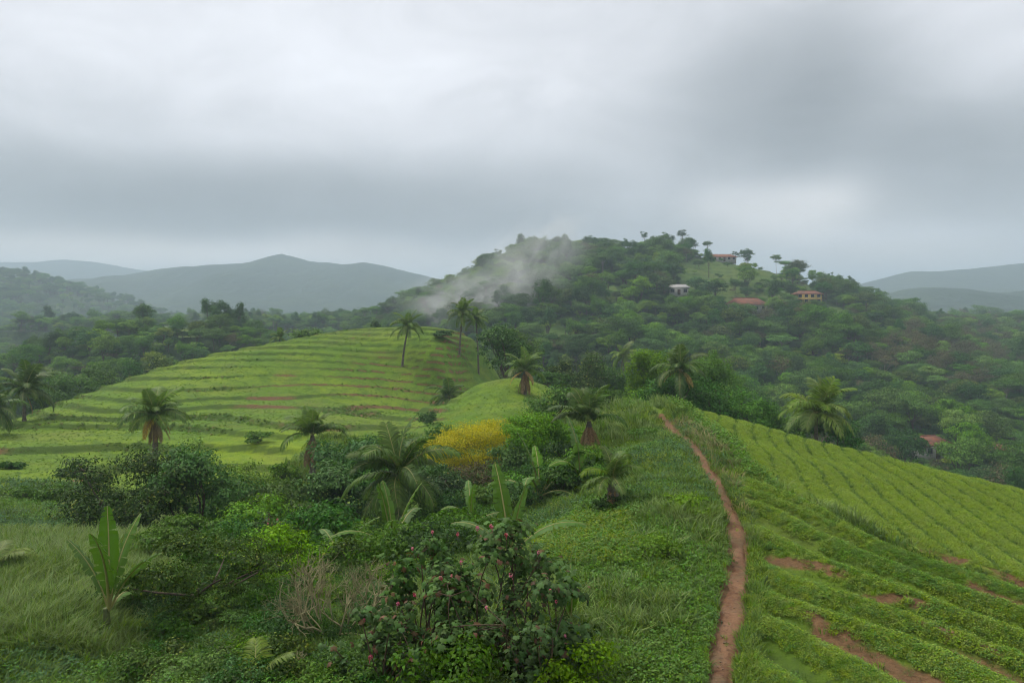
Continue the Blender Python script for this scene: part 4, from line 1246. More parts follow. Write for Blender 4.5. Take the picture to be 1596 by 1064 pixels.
ppx('palm with a wide skirt of dead brown fronds beside the ridge', 918, 42, 612, 735, 104, seed=10, style='dark', thick=.24, nf=18, dead=14, low=3)
ppx('palm with golden drooping fronds rising from the dark tree mass', 1060, 64, 541, 640, 84, seed=11, style='dark', thick=.18, nf=18, gold=4, low=5)
ppx('large bright green palm rising behind the edge of the crop slope', 1272, 60, 598, 700, 112, seed=12, style='bright', thick=.22, nf=26, coco=3, low=5)
ppx('dark palm in the dip between terraced hill and knoll', 700, 92, 592, 640, 62, seed=13, style='dark', thick=.17, nf=18)
ppx('pale feathery palm standing in the forest edge behind the saddle', 972, 135, 535, 590, 46, seed=14, style='bright', thick=.2, nf=16, dead=2)
ppx('small low palm crown poking over the terrace crest', 436, 128, 512, 540, 34, seed=15, thick=.15, nf=16)
# stemless or short palms near the ridge
palm('short shaggy palm with dark trunk on the shoulder left of the path', *pix(955, 0, 25)[:2], 1.0, 2.3, 'green', 12, 6, 0, seed=16, thick=.26, name='short_palm', low=4)

# ------------------------------------------------------------------ banana plants
def banana_leaf(seed, L, W, e0, droop, tear=.3):
    rng = np.random.default_rng(seed)
    n = 22; s = np.linspace(0, 1, n)
    ang = np.radians(e0) - np.radians(droop) * s ** 1.6
    d = L / (n - 1)
    px = np.concatenate([[0], np.cumsum(np.cos(ang) * d)[:-1]]); pz = np.concatenate([[0], np.cumsum(np.sin(ang) * d)[:-1]])
    pts = np.stack([px, np.zeros(n), pz], 1)
    up = np.stack([-np.sin(ang), np.zeros(n), np.cos(ang)], 1)
    w = W * .5 * np.clip(np.sin(np.pi * np.clip((s - .14) / .88, 0, 1)), 0, 1) ** .55
    b = MB()
    b.tube(pts, np.linspace(.035, .008, n), 5, 1)
    for side in (-1, 1):
        m = 4
        rows = []
        for j in range(m):
            u = j / (m - 1)
            rag = 1 + (rng.normal(0, .05, n) if j == m - 1 else 0)
            y = side * w * u * rag
            lift = w * (.42 * u - .50 * u * u) + .012 * np.sin(s * 60) * u
            rows.append(pts + np.stack([np.zeros(n), y, np.zeros(n)], 1) + up * lift[:, None])
        V = np.stack(rows, 1)
        torn = rng.uniform(0, 1, n) < tear
        for i in range(n - 1):                       # wind splits the blade into strips that hang a little apart
            A, B = V[i].copy(), V[i + 1].copy()
            u = (np.arange(m) / (m - 1))[:, None] ** 1.5
            if torn[i]: A = A + (B - A) * u * rng.uniform(.12, .4)
            if torn[i + 1]: B = B + (V[i] - B) * u * rng.uniform(.12, .4)
            if torn[i] or torn[i + 1]:
                dz = -w[i] * rng.uniform(0, .35) * u; A = A + up[i] * dz; B = B + up[i] * dz
            vv = np.vstack([A, B])
            q = [(j, j + 1, m + j + 1, m + j) if side > 0 else (m + j, m + j + 1, j + 1, j) for j in range(m - 1)]
            b.add(vv, q, None, 0)
    return b.mesh('leaf', [M_BANANA, M_RACHIS], True)
BAN = [banana_leaf(400 + i, 2.15, .40, e, dr, .45) for i, (e, dr) in enumerate([(86, 14), (78, 30), (66, 52), (52, 78), (34, 92), (8, 88)])]

def banana(label, px, y, stem_h, size, spread, seed, name='banana_plant', z=None, group=None):
    rng = np.random.default_rng(1700 + seed)
    x = (px - CX) / F * y
    t = thing(name, label, 'banana plant', (x, y, float(H(x, y)) - .05 if z is None else z), rng.uniform(0, 6.28), 1.0, group)
    b = MB(); k = 7; s = np.linspace(0, 1, k)
    b.tube(np.stack([.05 * s, .04 * s, -.2 + (stem_h + .2) * s], 1), np.linspace(.13, .07, k) * (size * .9), 8)
    link('stem', b.mesh('stem', [M_BANANA_STEM], True), t)
    for i, lv in enumerate(spread):
        link('leaf', BAN[lv], t, (0, 0, stem_h - .05), (rng.normal(0, .1), rng.normal(0, .06), i * 2.4 + rng.normal(0, .25)), size * rng.uniform(.85, 1.12))
    return t
banana('tall banana plant with upright pale leaves in the left foreground meadow', 170, 16.2, .7, .98, [0, 1, 1, 1, 2, 5], 1)
banana('banana plant with upright leaves in front of the big spreading palm', 612, 25, .75, 1.3, [0, 1, 1, 2, 3, 3, 4], 2)
banana('banana plant with one tall bright leaf behind the red-flowered shrub', 795, 19, .6, 1.05, [0, 1, 2, 3, 3], 3)
banana('rosette of broad banana leaves below the round tree', 842, 31, .6, 1.4, [1, 2, 2, 3, 3, 4, 4], 4)
banana('banana plant beside the short shaggy palm', 905, 31, .5, 1.2, [1, 2, 3, 3, 4], 5)
banana('low drooping banana plant at the foot of the hollow trees', 530, 25, .45, 1.0, [2, 3, 4, 4, 5, 3], 6)
banana('banana plant half hidden between hollow shrubs', 735, 30, .6, 1.0, [1, 2, 3, 4], 7)
banana('small upright banana shoot in the grass left of the path', 890, 15.2, .2, .62, [0, 1, 1, 2], 8)

# ------------------------------------------------------------------ shrubs and trees of the hollow and the ridge
def tree_px(name, label, cat, px, y, top_px, w_px, mat, seed, leaf=.15, dens=1.0, trunk=.25, nl=None, bark=None, ground=None, lobe=(.28, .46), sig=.17, up=.55, width=.55, sink=.2, z=None, parts=('trunk', 'crown'), base_px=None, low=-.45):
    x = (px - CX) / F * y
    zz = float(H(x, y)) - sink
    W = w_px / F * y
    Ht = -(top_px - HZ) / F * y - zz
    Ht = max(Ht, .5 * W)
    if base_px is not None:      # crown floats up to the photograph's lower edge
        Hc = (base_px - top_px) / F * y; th = Ht - Hc
    else:
        th = trunk * Ht; Hc = Ht - th
    ground = (th < .3) if ground is None else ground
    leaf *= 1.25
    area = math.pi * W * (W + 2 * Hc) * .5
    nleaf = int(min(26000, max(1500, dens * area / (leaf * leaf * width) * 1.25)))
    nl = nl or int(8 + W * .9)
    me = make_tree(seed, W, Hc, max(th, .05), nl, int(nl * 8), nleaf, leaf, mat, bark, max(.05, .02 * Ht + .012 * W), None, lobe, sig, up, width, ground, low)
    return plant_tree(name, label, cat, me, x, y, 1.0, 0.0, None, zz, parts)

S = 'shrub'
def bush(label, px, y, top, w, mat, seed, leaf=.13, dens=1.0, name='bush', **kw):
    return tree_px(name, label, 'bush', px, y, top, w, mat, seed, leaf, dens, kw.pop('trunk', .05), parts=('stem', 'foliage'), **kw)
def tree(label, px, y, top, w, mat, seed, leaf=.17, dens=1.0, name='broadleaf_tree', **kw):
    return tree_px(name, label, 'tree', px, y, top, w, mat, seed, leaf, dens, kw.pop('trunk', .25), **kw)

bush('big dark bush in front of the skirted palm at the foot of the terraces', 205, 32, 712, 200, 'dark', 501, .11, 1.0, lobe=(.2, .36), nl=18)
bush('dark leafy bush joined to the big dark bush on its path side', 315, 33, 700, 130, 'deep', 502, .13)
bush('small fresh green tree-like bush right of the skirted palm trunk', 298, 44, 682, 62, 'fresh', 503, .14)
bush('light green bush between dark bush and hollow trees', 385, 38, 722, 90, 'fresh', 504, .12)
bush('low tangled bush in front of the big dark bush', 285, 24, 815, 130, 'mid', 505, .09, .8, lobe=(.18, .3), nl=16)
bush('dim fine-leaved shrub right of the tall banana plant', 320, 18, 838, 235, 'olive', 506, .06, .85, lobe=(.16, .30), nl=22)
bush('low shrub between fine-leaved shrub and hollow trees', 425, 21, 828, 120, 'fresh', 507, .085)
tree('dense dark green tree left of the big spreading palm', 548, 41, 683, 105, 'deep', 511, .17)
tree('broad dark tree in front of the shaggy upright palm', 435, 36, 758, 150, 'mid', 512, .16, trunk=.1)
tree('dark green leafy tree behind the big spreading palm', 575, 46, 684, 90, 'mid', 513, .17)
tree('tall leafy tree between the shaggy palm and the big spreading palm', 505, 38, 722, 110, 'deep', 701, .16, 1.2, trunk=.1)
tree('dark tree hard against the left side of the big spreading palm', 575, 40, 722, 100, 'deep', 702, .16, 1.2, trunk=.1)
tree('shady tree hard against the right side of the big spreading palm', 668, 41, 722, 90, 'deep', 703, .16, 1.2, trunk=.1)
bush('bright green bush at the near foot of the hollow trees', 405, 31, 775, 100, 'fresh', 704, .12, 1.2)
bush('glossy dark bush in front of the hollow trees', 480, 28, 792, 140, 'deep', 705, .13, 1.2)
bush('green thicket between the banana plants', 705, 27, 800, 110, 'mid', 706, .12, 1.2)
bush('mid-green bush left of the round bright tree', 800, 44, 690, 70, 'mid', 707, .13, 1.2)
bush('dark bush between round tree and skirted palm', 885, 43, 690, 60, 'dark', 708, .13, 1.2)
bush('low green bush under the round bright tree', 845, 37, 745, 90, 'deep', 709, .12, 1.2)
bush('green bush in front of the low tangled bush', 380, 22, 850, 90, 'mid', 710, .09, 1.0)
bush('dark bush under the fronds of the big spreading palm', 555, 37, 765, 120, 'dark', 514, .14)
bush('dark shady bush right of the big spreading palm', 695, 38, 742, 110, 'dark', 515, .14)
bush('leafy bush below the yellow bush', 765, 33, 772, 100, 'mid', 516, .14)
bush('yellow flowering bush on the slope of the knoll', 748, 52, 662, 150, 'yellow', 517, .10, 1.5)
bush('brownish dry scrub under the yellow bush', 760, 47, 727, 110, 'brown', 518, .11, .8)
tree('round bright green tree right of the yellow bush', 852, 46, 648, 118, 'fresh', 519, .12, 1.9, trunk=.06)
tree('small dark tree behind the round bright tree', 862, 60, 602, 74, 'mid', 520, .17, trunk=.1)
tree('fresh green tree behind the skirted palm by the ridge', 935, 58, 612, 72, 'mid', 521, .17, trunk=.1)
bush('bush at the foot of the skirted palm by the ridge', 880, 38, 720, 80, 'mid', 522, .13)
bush('round green bush on the near side of the yellow bush', 690, 58, 662, 50, 'deep', 523, .14)
bush('low leafy bush on the ridge shoulder above the bananas', 985, 40, 688, 50, 'fresh', 524, .10)
bush('dark little bush at the bend of the path', 1005, 43, 670, 40, 'mid', 525, .10)
bush('weedy leafy clump left of the path', 1065, 23, 790, 70, 'fresh', 526, .08)
bush('small rounded weed bush in the grass left of the path', 1010, 19, 860, 100, 'fresh', 527, .07, .8)
bush('dark thicket under the short shaggy palm', 955, 24.5, 800, 60, 'deep', 528, .09)
# crest of the saddle
tree('dark tree with a dense crown at the right end of the terraced hill', 785, 94, 508, 72, 'deep', 531, .26, trunk=.3)
tree('second dark tree behind the knoll palm', 812, 100, 515, 60, 'mid', 532, .26, trunk=.2)
bush('hanging bush under the two crest palms', 690, 109, 516, 26, 'deep', 533, .24, trunk=.3)
tree('pale green spreading tree in the saddle behind the knoll', 895, 100, 556, 84, 'olive', 534, .26, trunk=.25)
tree('grey green tree in the saddle beside the pale spreading tree', 945, 104, 560, 70, 'mid', 535, .26, trunk=.25)
tree('small tree in the saddle right behind the knoll palm', 855, 90, 580, 60, 'mid', 536, .24, trunk=.2)
bush('scrub at the tip of the ridge', 990, 74, 606, 60, 'fresh', 537, .2)
tree('bright domed tree on the near side of the dark tree mass', 1018, 76, 548, 76, 'fresh', 541, .17, 1.6, trunk=.1)
tree('bright domed tree on the far side of the golden-fronded palm', 1110, 80, 554, 88, 'fresh', 542, .17, 1.6, trunk=.12)
tree('very dark leafy tree under the golden-fronded palm', 1050, 67, 582, 110, 'deep', 543, .2, trunk=.08)
tree('dark tree at the edge of the crop slope', 1115, 68, 596, 100, 'deep', 544, .2, trunk=.08)
bush('feathery bamboo-like clump at the edge of the crop slope', 1172, 66, 612, 70, 'mid', 545, .2, width=.3)
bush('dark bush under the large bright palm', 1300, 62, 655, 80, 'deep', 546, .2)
bush('bush behind the crop slope right of the large bright palm', 1225, 66, 645, 70, 'mid', 547, .2)
# small bushes standing on the terraces
for i, (px, y, top, w, mt) in enumerate([(62, 40, 768, 60, 'mid'), (108, 47, 735, 36, 'deep'), (20, 50, 742, 30, 'deep'), (400, 62, 712, 40, 'mid'), (440, 52, 722, 44, 'mid'), (665, 70, 640, 30, 'deep')]):
    bush(['leafy bush on the lowest terrace bank', 'dark small bush on the second terrace bank', 'dark shrub near the picture edge on a terrace bank', 'bush below the yellow-green plot',
          'bush at the foot of the shaggy upright palm', 'dark little bush at the foot of the knoll'][i], px, y, top, w, mt, 560 + i, .14)
# over the crest of the terraced hill
for i, (px, y, top, w, mt) in enumerate([(478, 126, 513, 50, 'mid'), (110, 105, 580, 74, 'mid'), (75, 112, 592, 60, 'deep'), (205, 125, 560, 50, 'deep'), (250, 130, 556, 46, 'olive'), (160, 118, 570, 50, 'mid'), (595, 132, 500, 30, 'deep')]):
    tree(['spreading tree just over the crest of the terraces', 'bright tree behind the lower edge of the terraces', 'dark tree behind the edge palm', 'dark tree peeping over the terrace edge',
          'yellowish tree peeping over the terrace edge', 'mid-green tree in the gully behind the terraces', 'dark tree behind the crest of the terraces'][i], px, y, top, w, mt, 580 + i, .28, trunk=.2)

# ------------------------------------------------------------------ bare twiggy shrub
def twiggy(label, px, y, h, w, seed, mat=None):
    rng = np.random.default_rng(seed)
    x = (px - CX) / F * y
    t = thing('bare_shrub', label, 'shrub', (x, y, float(H(x, y)) - .05), 0)
    b = MB(); b2 = MB()
    def grow(p, d, ln, r, depth, mb):
        n = 6
        pts = [p]
        for i in range(n - 1):
            d = unit(d + rng.normal(size=3) * .16 + np.array([0, 0, .05])); pts.append(pts[-1] + d * ln / (n - 1))
        mb.tube(pts, np.linspace(r, r * .55, n), 4 if depth < 2 else 3, 0, False)
        if depth >= 4: return
        for k in range(rng.integers(3, 5)):
            st = pts[rng.integers(2, n)]
            nd = unit(d + rng.normal(size=3) * .62 + np.array([0, 0, .12]))
            grow(st, nd, ln * rng.uniform(.55, .8), r * .62, depth + 1, b2)
    for k in range(6):
        a = k * 1.05 + rng.uniform(-.3, .3)
        grow(np.array([.03 * math.cos(a), .03 * math.sin(a), -.1]), unit(np.array([math.cos(a) * w, math.sin(a) * w, 1.0])), h * .45, .032, 0, b)
    link('branch', b.mesh('branch', [mat or M_TWIG]), t); link('twig', b2.mesh('twig', [mat or M_TWIG]), t)
    return t
twiggy('bare twiggy shrub with pale thin branches left of the red-flowered shrub', 522, 15.5, 2.15, .8, 71)
twiggy('low dry twig tangle at the bottom of the picture', 470, 13.3, .8, 1.0, 72)

# ------------------------------------------------------------------ red-flowered broad-leaved shrubs
def palmate_leaves(P, Nn, size, rng):
    """five-lobed broad leaves"""
    n = len(P)
    Nn = unit(Nn); r = rng.normal(size=(n, 3)); T = unit(r - Nn * (r * Nn).sum(-1, keepdims=True)); B = np.cross(Nn, T)
    ang = np.radians([0, 22, 50, 78, 110, 150, 180, 210, 250, 282, 310, 338]); rad = np.array([1, .62, .95, .6, .85, .5, .18, .5, .85, .6, .95, .62])
    s = (size * rng.uniform(.6, 1.25, n))[:, None]
    V = [P + Nn * s * .06]
    for a, rr in zip(ang, rad):
        V.append(P + (T * math.cos(a) + B * math.sin(a)) * s * rr * .55 - Nn * s * .14 * rr)
    V = np.stack(V, 1).reshape(-1, 3)
    m = len(ang); i = np.arange(n)[:, None] * (m + 1)
    tr = np.stack([np.stack([i[:, 0], i[:, 0] + 1 + k, i[:, 0] + 1 + (k + 1) % m], 1) for k in range(m)], 1).reshape(-1, 3)
    return V, tr

def blossom_mesh(seed):
    rng = np.random.default_rng(seed)
    n = 26
    u = unit(rng.normal(size=(n, 3))); u[:, 2] = u[:, 2] * .8 + .25
    P = u * np.array([.055, .055, .085]) + np.array([0, 0, .08])
    V, q = leaves(P, u, np.full(n, .07), .6, rng)
    b = MB(); b.add(V, q); b.tube([(0, 0, -.06), (0, 0, .02), (0, 0, .1)], [.008, .008, .006], 4)
    return b.mesh('flower', [M_RED])
BLOSSOM = [blossom_mesh(81), blossom_mesh(82)]

def red_shrub(label, px, y, top_px, w_px, seed, spots, nleaf=1500):
    rng = np.random.default_rng(seed)
    x = (px - CX) / F * y; z = float(H(x, y)) - .1
    W = w_px / F * y; Hc = -(top_px - HZ) / F * y - z
    t = thing('red_flowered_shrub', label, 'shrub', (x, y, z), 0)
    P, Nn, L, Cc = crown_points(rng, W, W * .9, Hc, .05, 18, 110, nleaf, (.16, .30), .22, .7, -.3, True)
    V, tr = palmate_leaves(P, Nn, .15, rng)
    link('foliage', mesh_np('foliage', V, None, tr, [M_F['castor']]), t)
    b = MB()
    for i in range(18):
        b.tube(limb_path((rng.normal(0, .1), rng.normal(0, .1), -.1), L[i], rng, 6, .06), np.linspace(.02, .009, 6), 5)
        for c in Cc[np.argsort(np.linalg.norm(Cc - L[i], axis=1))[:4]]:
            b.tube(limb_path(L[i], c, rng, 4, .06), np.linspace(.012, .005, 4), 4)
    link('stem', b.mesh('stem', [plain_mat('red_stem_%d' % seed, (.085, .06, .035), .8, .2)], True), t)
    for k, (fx, fy) in enumerate(spots):       # flower heads stand on the outer shell of the crown
        dx = (fx - px) / F * y; dz = -(fy - HZ) / F * y - z
        ex = min(.97, abs(dx) / (W * .5)); ez = min(.97, max(-.97, (dz - Hc * .5) / (Hc * .5)))
        yy = -W * .45 * math.sqrt(max(.02, 1 - min(.98, ex * ex + ez * ez))) * .9
        f = link('flower', BLOSSOM[k % 2], t, (dx * (y + yy) / y, yy, dz + (dz + z) * yy / y), (rng.normal(0, .25), rng.normal(0, .25), rng.uniform(0, 6)), rng.uniform(.36, .58))
        d = MB(); d.tube([(0, 0, -.05), (.01, .02, -.2), (.0, .06, -.42)], [.007, .008, .009], 4); link('flower_stalk', d.mesh('flower_stalk', [MATS['red_stem_%d' % seed]]), f)
    return t
red_shrub('tall red-flowered shrub in the middle of the bottom foreground', 765, 13.3, 826, 190, 91,
          [(714, 836), (745, 828), (768, 825), (790, 838), (705, 900), (760, 950), (745, 1045), (720, 880), (800, 900), (690, 905)], 1700)
red_shrub('red-flowered shrub leaning towards the grass left of the path', 850, 12.8, 900, 130, 94, [(838, 864), (880, 993), (838, 1008), (855, 925), (865, 940)], 1100)
red_shrub('red-flowered shrub in front of the banana plant by the big palm', 665, 14.0, 850, 130, 95, [(675, 832), (645, 858), (655, 930), (640, 985)], 1100)
red_shrub('smaller red-flowered shrub beside the bare twiggy shrub', 590, 12.8, 940, 120, 92, [(573, 970), (585, 1030), (575, 950), (620, 945)], 650)
red_shrub('low red-flowered plant behind the fine-leaved shrub', 424, 24, 800, 50, 93, [(424, 818), (436, 812)], 160)
bush('leafy weed bush at the bottom edge below the flowers', 905, 12.4, 1000, 110, 'fresh', 571, .065)
bush('low green shrub at the bottom between twigs and flowers', 690, 11.9, 1005, 150, 'mid', 572, .075)

def hollow_undergrowth():
    rng = np.random.default_rng(311)
    protos = [join_meshes('hollow_shrub', make_tree(600 + i, 1.7, 1.1, .05, 6, 50, 1500, .10, mt, ground=True, r0=.03, limbs=3)) for i, mt in enumerate(('deep', 'mid', 'fresh', 'olive'))]
    c = rng.uniform(330, 960, 1500); y = rng.uniform(19, 62, 1500); x = (c - CX) / F * y; z = H_near(x, y)
    r = HZ - F * z / y
    k = (z < tps_eval(x + 3, y * 0 + y) + .6) & (r > 690) & (path_dist(x, y) < -2.6 - .06 * y)
    k &= ~((x > -1.5) & (y < 30)) & ~((c < 460) & (r > 960)) & ~((c < 600) & (y > 43)) & ~((c < 700) & (y > 50))
    k &= rng.uniform(0, 1, 1500) < .42
    x, y, z = x[k], y[k], z[k]
    c2 = rng.uniform(215, 600, 150); y2 = rng.uniform(12.0, 21, 150); x2 = (c2 - CX) / F * y2        # weeds at the foot of the hollow
    x = np.concatenate([x, x2]); y = np.concatenate([y, y2]); z = np.concatenate([z, H_near(x2, y2)])
    scatter('undergrowth', 'tangled undergrowth filling the hollow between the trees', np.stack([x, y, z - .1], 1), rng.uniform(.55, 1.35, len(x)) * np.where(y < 21, .5, 1), rng.choice(4, len(x), p=[.35, .35, .12, .18]), protos)
hollow_undergrowth()

# fern at the bottom edge
def fern(label, px, y, size, seed):
    rng = np.random.default_rng(seed); x = (px - CX) / F * y
    t = thing('fern', label, 'fern', (x, y, float(H(x, y)) - .02), 0)
    for i in range(11):
        lv = [1, 2, 2, 3, 3, 4][i % 6]
        link('frond', FR['bright'][lv], t, (0, 0, .03), (rng.normal(0, .1), rng.normal(0, .1), i * 2.4), size / 3.0 * rng.uniform(.8, 1.1))
fern('bright green fern at the bottom edge of the left meadow', 395, 12.8, 1.15, 5)
fern('yellowish fern-like plant cut by the picture edge', -12, 20, 1.3, 6)

# ------------------------------------------------------------------ the forest
def build_forest():
    rng = np.random.default_rng(77)
    pts = []
    # jittered grid over the hill, the spur and the valley
    for (x0, x1, y0, y1, s) in ((-270, 460, 98, 470, 4.3), (-720, -180, 560, 965, 10.5), (-150, 700, 470, 760, 10.0)):
        gx, gy = np.meshgrid(np.arange(x0, x1, s), np.arange(y0, y1, s))
        gx = gx + rng.uniform(-.48, .48, gx.shape) * s; gy = gy + rng.uniform(-.48, .48, gy.shape) * s
        pts.append(np.stack([gx.ravel(), gy.ravel()], 1))
    P = np.vstack(pts); x, y = P[:, 0], P[:, 1]
    near_in = (x > -92) & (x < 68) & (y < 172)
    use_plain = (y > 470) | (x < -270)
    spur = (y < 330) & (x < -.2 * y)
    z = np.where(use_plain & (y > 400), np.maximum(H_plain(x, y), np.where((y < 630) & (x > -280), H_far(x, y), -99)), H_far(x, y))
    zn = np.where(near_in, tps_eval(x, y), -99)
    k = ~(near_in & (zn > z - 2) & ((y < 125)))
    k &= ~(near_in & (zn > -16))
    z = np.maximum(z, zn)
    k &= in_view(x, y, z, 130)
    k &= ~(open_plot(x, y) & (rng.uniform(0, 1, len(x)) < .93))
    for (hx, hy, hr) in HOUSE_SPOTS:      # houses keep their yards, and a gap in front
        k &= ~(((x - hx) ** 2 + (y - hy) ** 2) < (hr + 2.5) ** 2)
        lat = np.abs(x - hx * y / hy); k &= ~((lat < hr * 1.05) & (y < hy) & (y > hy - (30 if hy < 200 else (5 if hy > 385 else hr * 2.6))))
    k &= rng.uniform(0, 1, len(x)) < .93
    x, y, z = x[k], y[k], z[k]
    n = len(x)
    dens = fbm(x, y, 45, 81, 3); dens2 = fbm(x, y, 22, 83, 3)
    u = rng.uniform(0, 1, n)
    kind = rng.choice([0, 1, 2, 3, 4, 6, 8, 9, 5], n, p=[.20, .19, .12, .04, .14, .08, .15, .05, .03])
    col = CX + F * x / y; row = HZ - F * z / y
    brown = np.exp(-(((col - 1480) / 130) ** 2 + ((row - 570) / 45) ** 2))
    kind = np.where(u < brown * .75, 5, kind)
    kind = np.where((dens2 > .3) & (u > .5), 4, kind)
    crest = (y > 385) & (y < 415) & (col > 500) & (col < 1480)
    kind = np.where(crest & (u < .35), 7, np.where(crest & (u < .5), 3, kind))
    sc = .33 + .66 * rng.uniform(0, 1, n) ** 1.6
    sc *= np.where(dens < -.2, .8, 1.0)
    sc = np.where(y > 470, sc * 1.1, sc)
    sc = np.where((y < 330) & (x < -.2 * y), sc * .78, sc)
    tall = rng.uniform(.85, 1.4, n)
    top = z + sc * tall * 8.5
    hid = hidden(x, y, top)
    x, y, z, kind, sc, top, col, row, tall = (t[~hid] for t in (x, y, z, kind, sc, top, col, row, tall))
    n = len(x)
    size = sc / y
    part_hid = hidden(x, y, z + sc * 5)
    score = size * np.where(part_hid, .4, 1) * np.where((col > 10) & (col < 1586), 1, .0)
    # a tree that stands close in front hides the lower part of the next: prefer the ones with a clear crown
    order = np.argsort(-score)
    chosen = []
    cell = {}
    for i in order:
        chosen.append(i)
        if len(chosen) == 300: break
    single = np.zeros(n, bool); single[chosen] = True
    marks = [('the hilltop house', 1122, 398), ('the small white house', 1057, 457), ('the red-roofed house', 1163, 482), ('the yellow house', 1258, 470),
             ('the white-roofed plateau building', 1482, 508), ('the large bright palm', 1272, 640), ('the golden-fronded palm', 1060, 570), ('the pale feathery palm', 972, 548),
             ('the two crest palms', 730, 490), ('the valley house', 1447, 690), ('the mist', 810, 440), ('the lone terrace palm', 628, 500), ('the spur-top trees', 330, 480),
             ('the edge palm', 38, 600), ('the terrace crest', 450, 525), ('the brown-roofed house', 1552, 695)]
    ordn = ['nearest', 'second nearest', 'third nearest', 'fourth nearest', 'fifth nearest', 'sixth nearest', 'seventh nearest', 'eighth nearest', 'ninth nearest', 'tenth nearest', 'eleventh nearest', 'twelfth nearest'] + [w + ' nearest' for w in ('thirteenth', 'fourteenth', 'fifteenth', 'sixteenth', 'seventeenth', 'eighteenth', 'nineteenth', 'twentieth')]
    fam = {}
    for i in chosen:
        c_, r_ = col[i], HZ - F * (z[i] + 6 * sc[i]) / y[i]
        d2 = [(c_ - a_) ** 2 + 2 * (r_ - b_) ** 2 for _, a_, b_ in marks]
        j = int(np.argmin(d2)); dx, dy = c_ - marks[j][1], r_ - marks[j][2]
        rel = ('left of' if dx < 0 else 'right of') if abs(dx) > abs(dy) * 1.3 else ('below' if dy > 0 else 'above')
        fam.setdefault((int(kind[i]), rel, j), []).append((d2[j], i))
    for (kd, rel, j), lst in fam.items():
        for rank, (_, i) in enumerate(sorted(lst)):
            nm, lb = FAR_KIND[kd]
            lab = '%s %s %s%s' % (lb, rel, marks[j][0], ', %s of its kind' % ordn[min(rank, 19)] if len(lst) > 1 else '')
            plant_tree(nm, lab, 'tree', FAR[kd], float(x[i]), float(y[i]), (float(sc[i]), float(sc[i]), float(sc[i] * tall[i])), float(rng.uniform(0, 6.28)), 'trees of the forest hill', float(z[i]) - .3)
    r = ~single
    rr = r.nonzero()[0]
    scatter('forest', 'dense forest covering the hill behind the individual trees', np.stack([x, y, z - .3], 1)[rr], np.stack([sc, sc, sc * tall], 1)[rr], kind[rr], FAR_JOINED)
    # undergrowth between the trees
    m = 9000
    y2 = rng.uniform(100, 470, m); x2 = rng.uniform(-.8, .8, m) * y2
    z2 = H_far(x2, y2)
    near_in = (x2 > -92) & (x2 < 68) & (y2 < 172)
    k = in_view(x2, y2, z2, 100) & ~(near_in & (tps_eval(x2, y2) > z2 - 1))
    k &= ~(open_plot(x2, y2) & (rng.uniform(0, 1, m) < .9))
    for (hx, hy, hr) in HOUSE_SPOTS: k &= ~(((x2 - hx) ** 2 + (y2 - hy) ** 2) < hr ** 2)
    x2, y2, z2 = x2[k], y2[k], z2[k]
    k = ~hidden(x2, y2, z2 + 3); x2, y2, z2 = x2[k], y2[k], z2[k]
    kk = rng.choice(4, len(x2), p=[.35, .35, .2, .1])
    scatter('undergrowth', 'bushes and undergrowth between the forest trees', np.stack([x2, y2, z2 - .2], 1), rng.uniform(.5, 1.15, len(x2)), kk, SHRUB_JOINED)
    # woods on the far valley floor
    m = 7000
    y3 = rng.uniform(620, 1650, m); x3 = rng.uniform(-.8, .8, m) * y3
    z3 = H_plain(x3, y3)
    k = in_view(x3, y3, z3, 60) & (fbm(x3, y3, 70, 87, 3) > -.12); x3, y3, z3 = x3[k], y3[k], z3[k]
    k = ~hidden(x3, y3, z3 + 9); x3, y3, z3 = x3[k], y3[k], z3[k]
    scatter('valley_woods', 'distant woods on the hazy valley floor', np.stack([x3, y3, z3 - .3], 1), rng.uniform(.7, 1.5, len(x3)), rng.choice([0, 1, 2, 8], len(x3)), FAR_JOINED)
build_forest()

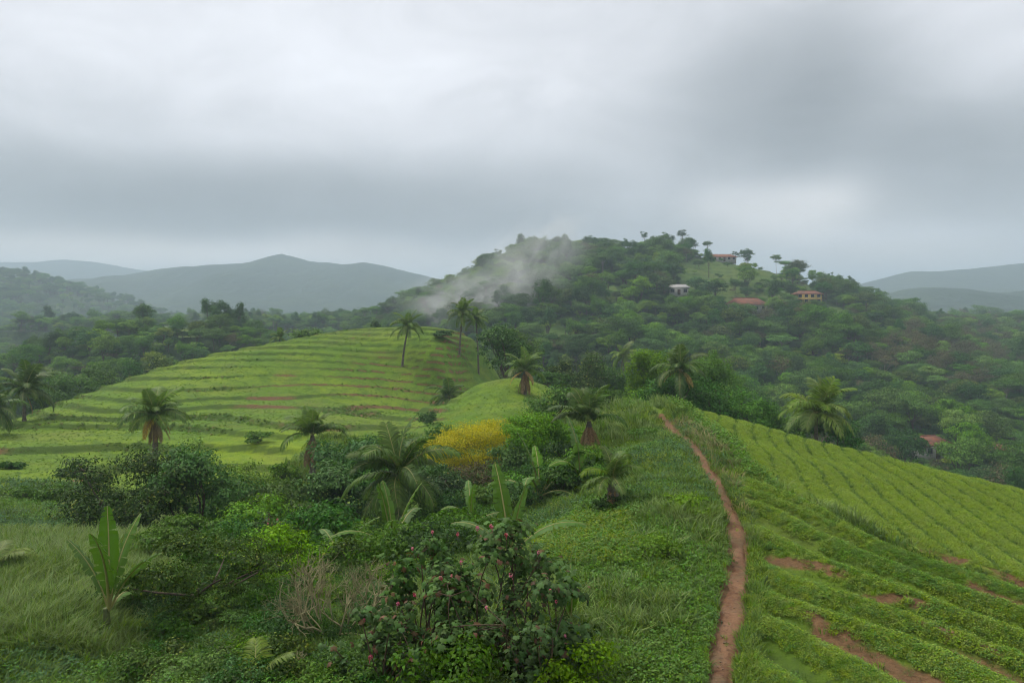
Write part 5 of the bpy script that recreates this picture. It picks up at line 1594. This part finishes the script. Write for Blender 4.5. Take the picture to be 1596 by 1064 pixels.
# trees that stand out against the sky or the meadow
def skyline(kind, label, px, top, hm=None, name=None, yr=396, w=1.0):
    y = yr; x = (px - CX) / F * y; z = float(H_far(x, y)) - .3
    full = FAR_H[kind]
    s = (-(top - HZ) / F * y - z) / full
    s = max(.3, min(1.0, s))
    t = plant_tree(name or FAR_KIND[kind][0], label, 'tree', FAR[kind], x, y, 1.0, random.uniform(0, 6), None, z)
    w *= .5 if kind == 3 else .75; t.scale = (s * w, s * w, s)
FAR_H = [9.5, 10.5, 11.5, 10.1, 9, 9.5, 9, 11, 10]
random.seed(5)
skyline(7, 'lone slender tree on the far left flank of the hill crest', 748, 404)
skyline(7, 'thin tree standing in the mist on the hill crest', 838, 368)
skyline(3, 'first umbrella-topped tree left of the hilltop rise', 802, 380)
skyline(7, 'slender tree above the misty crest', 876, 370)
skyline(0, 'round-crowned tree where the crest dips', 932, 374)
skyline(7, 'tallest thin tree on the hilltop grove', 1004, 360)
skyline(7, 'tall thin tree in the middle of the hilltop grove', 1036, 362)
skyline(2, 'dense narrow tree in the hilltop grove', 1018, 368)
skyline(3, 'umbrella tree left of the hilltop house', 1078, 372)
skyline(3, 'flat-topped tree right above the hilltop house', 1102, 376)
skyline(0, 'round tree at the right end of the hilltop house', 1163, 386)
skyline(3, 'umbrella tree on the falling crest', 1210, 394)
skyline(0, 'broad dark tree on the falling crest', 1245, 408)
skyline(7, 'slender tree low on the falling crest', 1293, 424)
skyline(3, 'small umbrella tree low on the falling crest', 1305, 430)
skyline(3, 'dark umbrella tree at the end of the crest', 1397, 464)
skyline(1, 'lone round tree on the plateau meadow', 1487, 470, yr=470)
skyline(1, 'big dark tree at the edge of the plateau meadow', 1568, 470, yr=440)
skyline(0, 'dark tree at the top of the wooded spur', 225, 474, yr=231)
skyline(2, 'pair-forming dark tree on the spur top', 322, 466, yr=231)
skyline(0, 'broad tree on the spur top beside the gap', 342, 467, yr=233)
skyline(2, 'dark upright tree at the far end of the spur', 372, 472, yr=231)
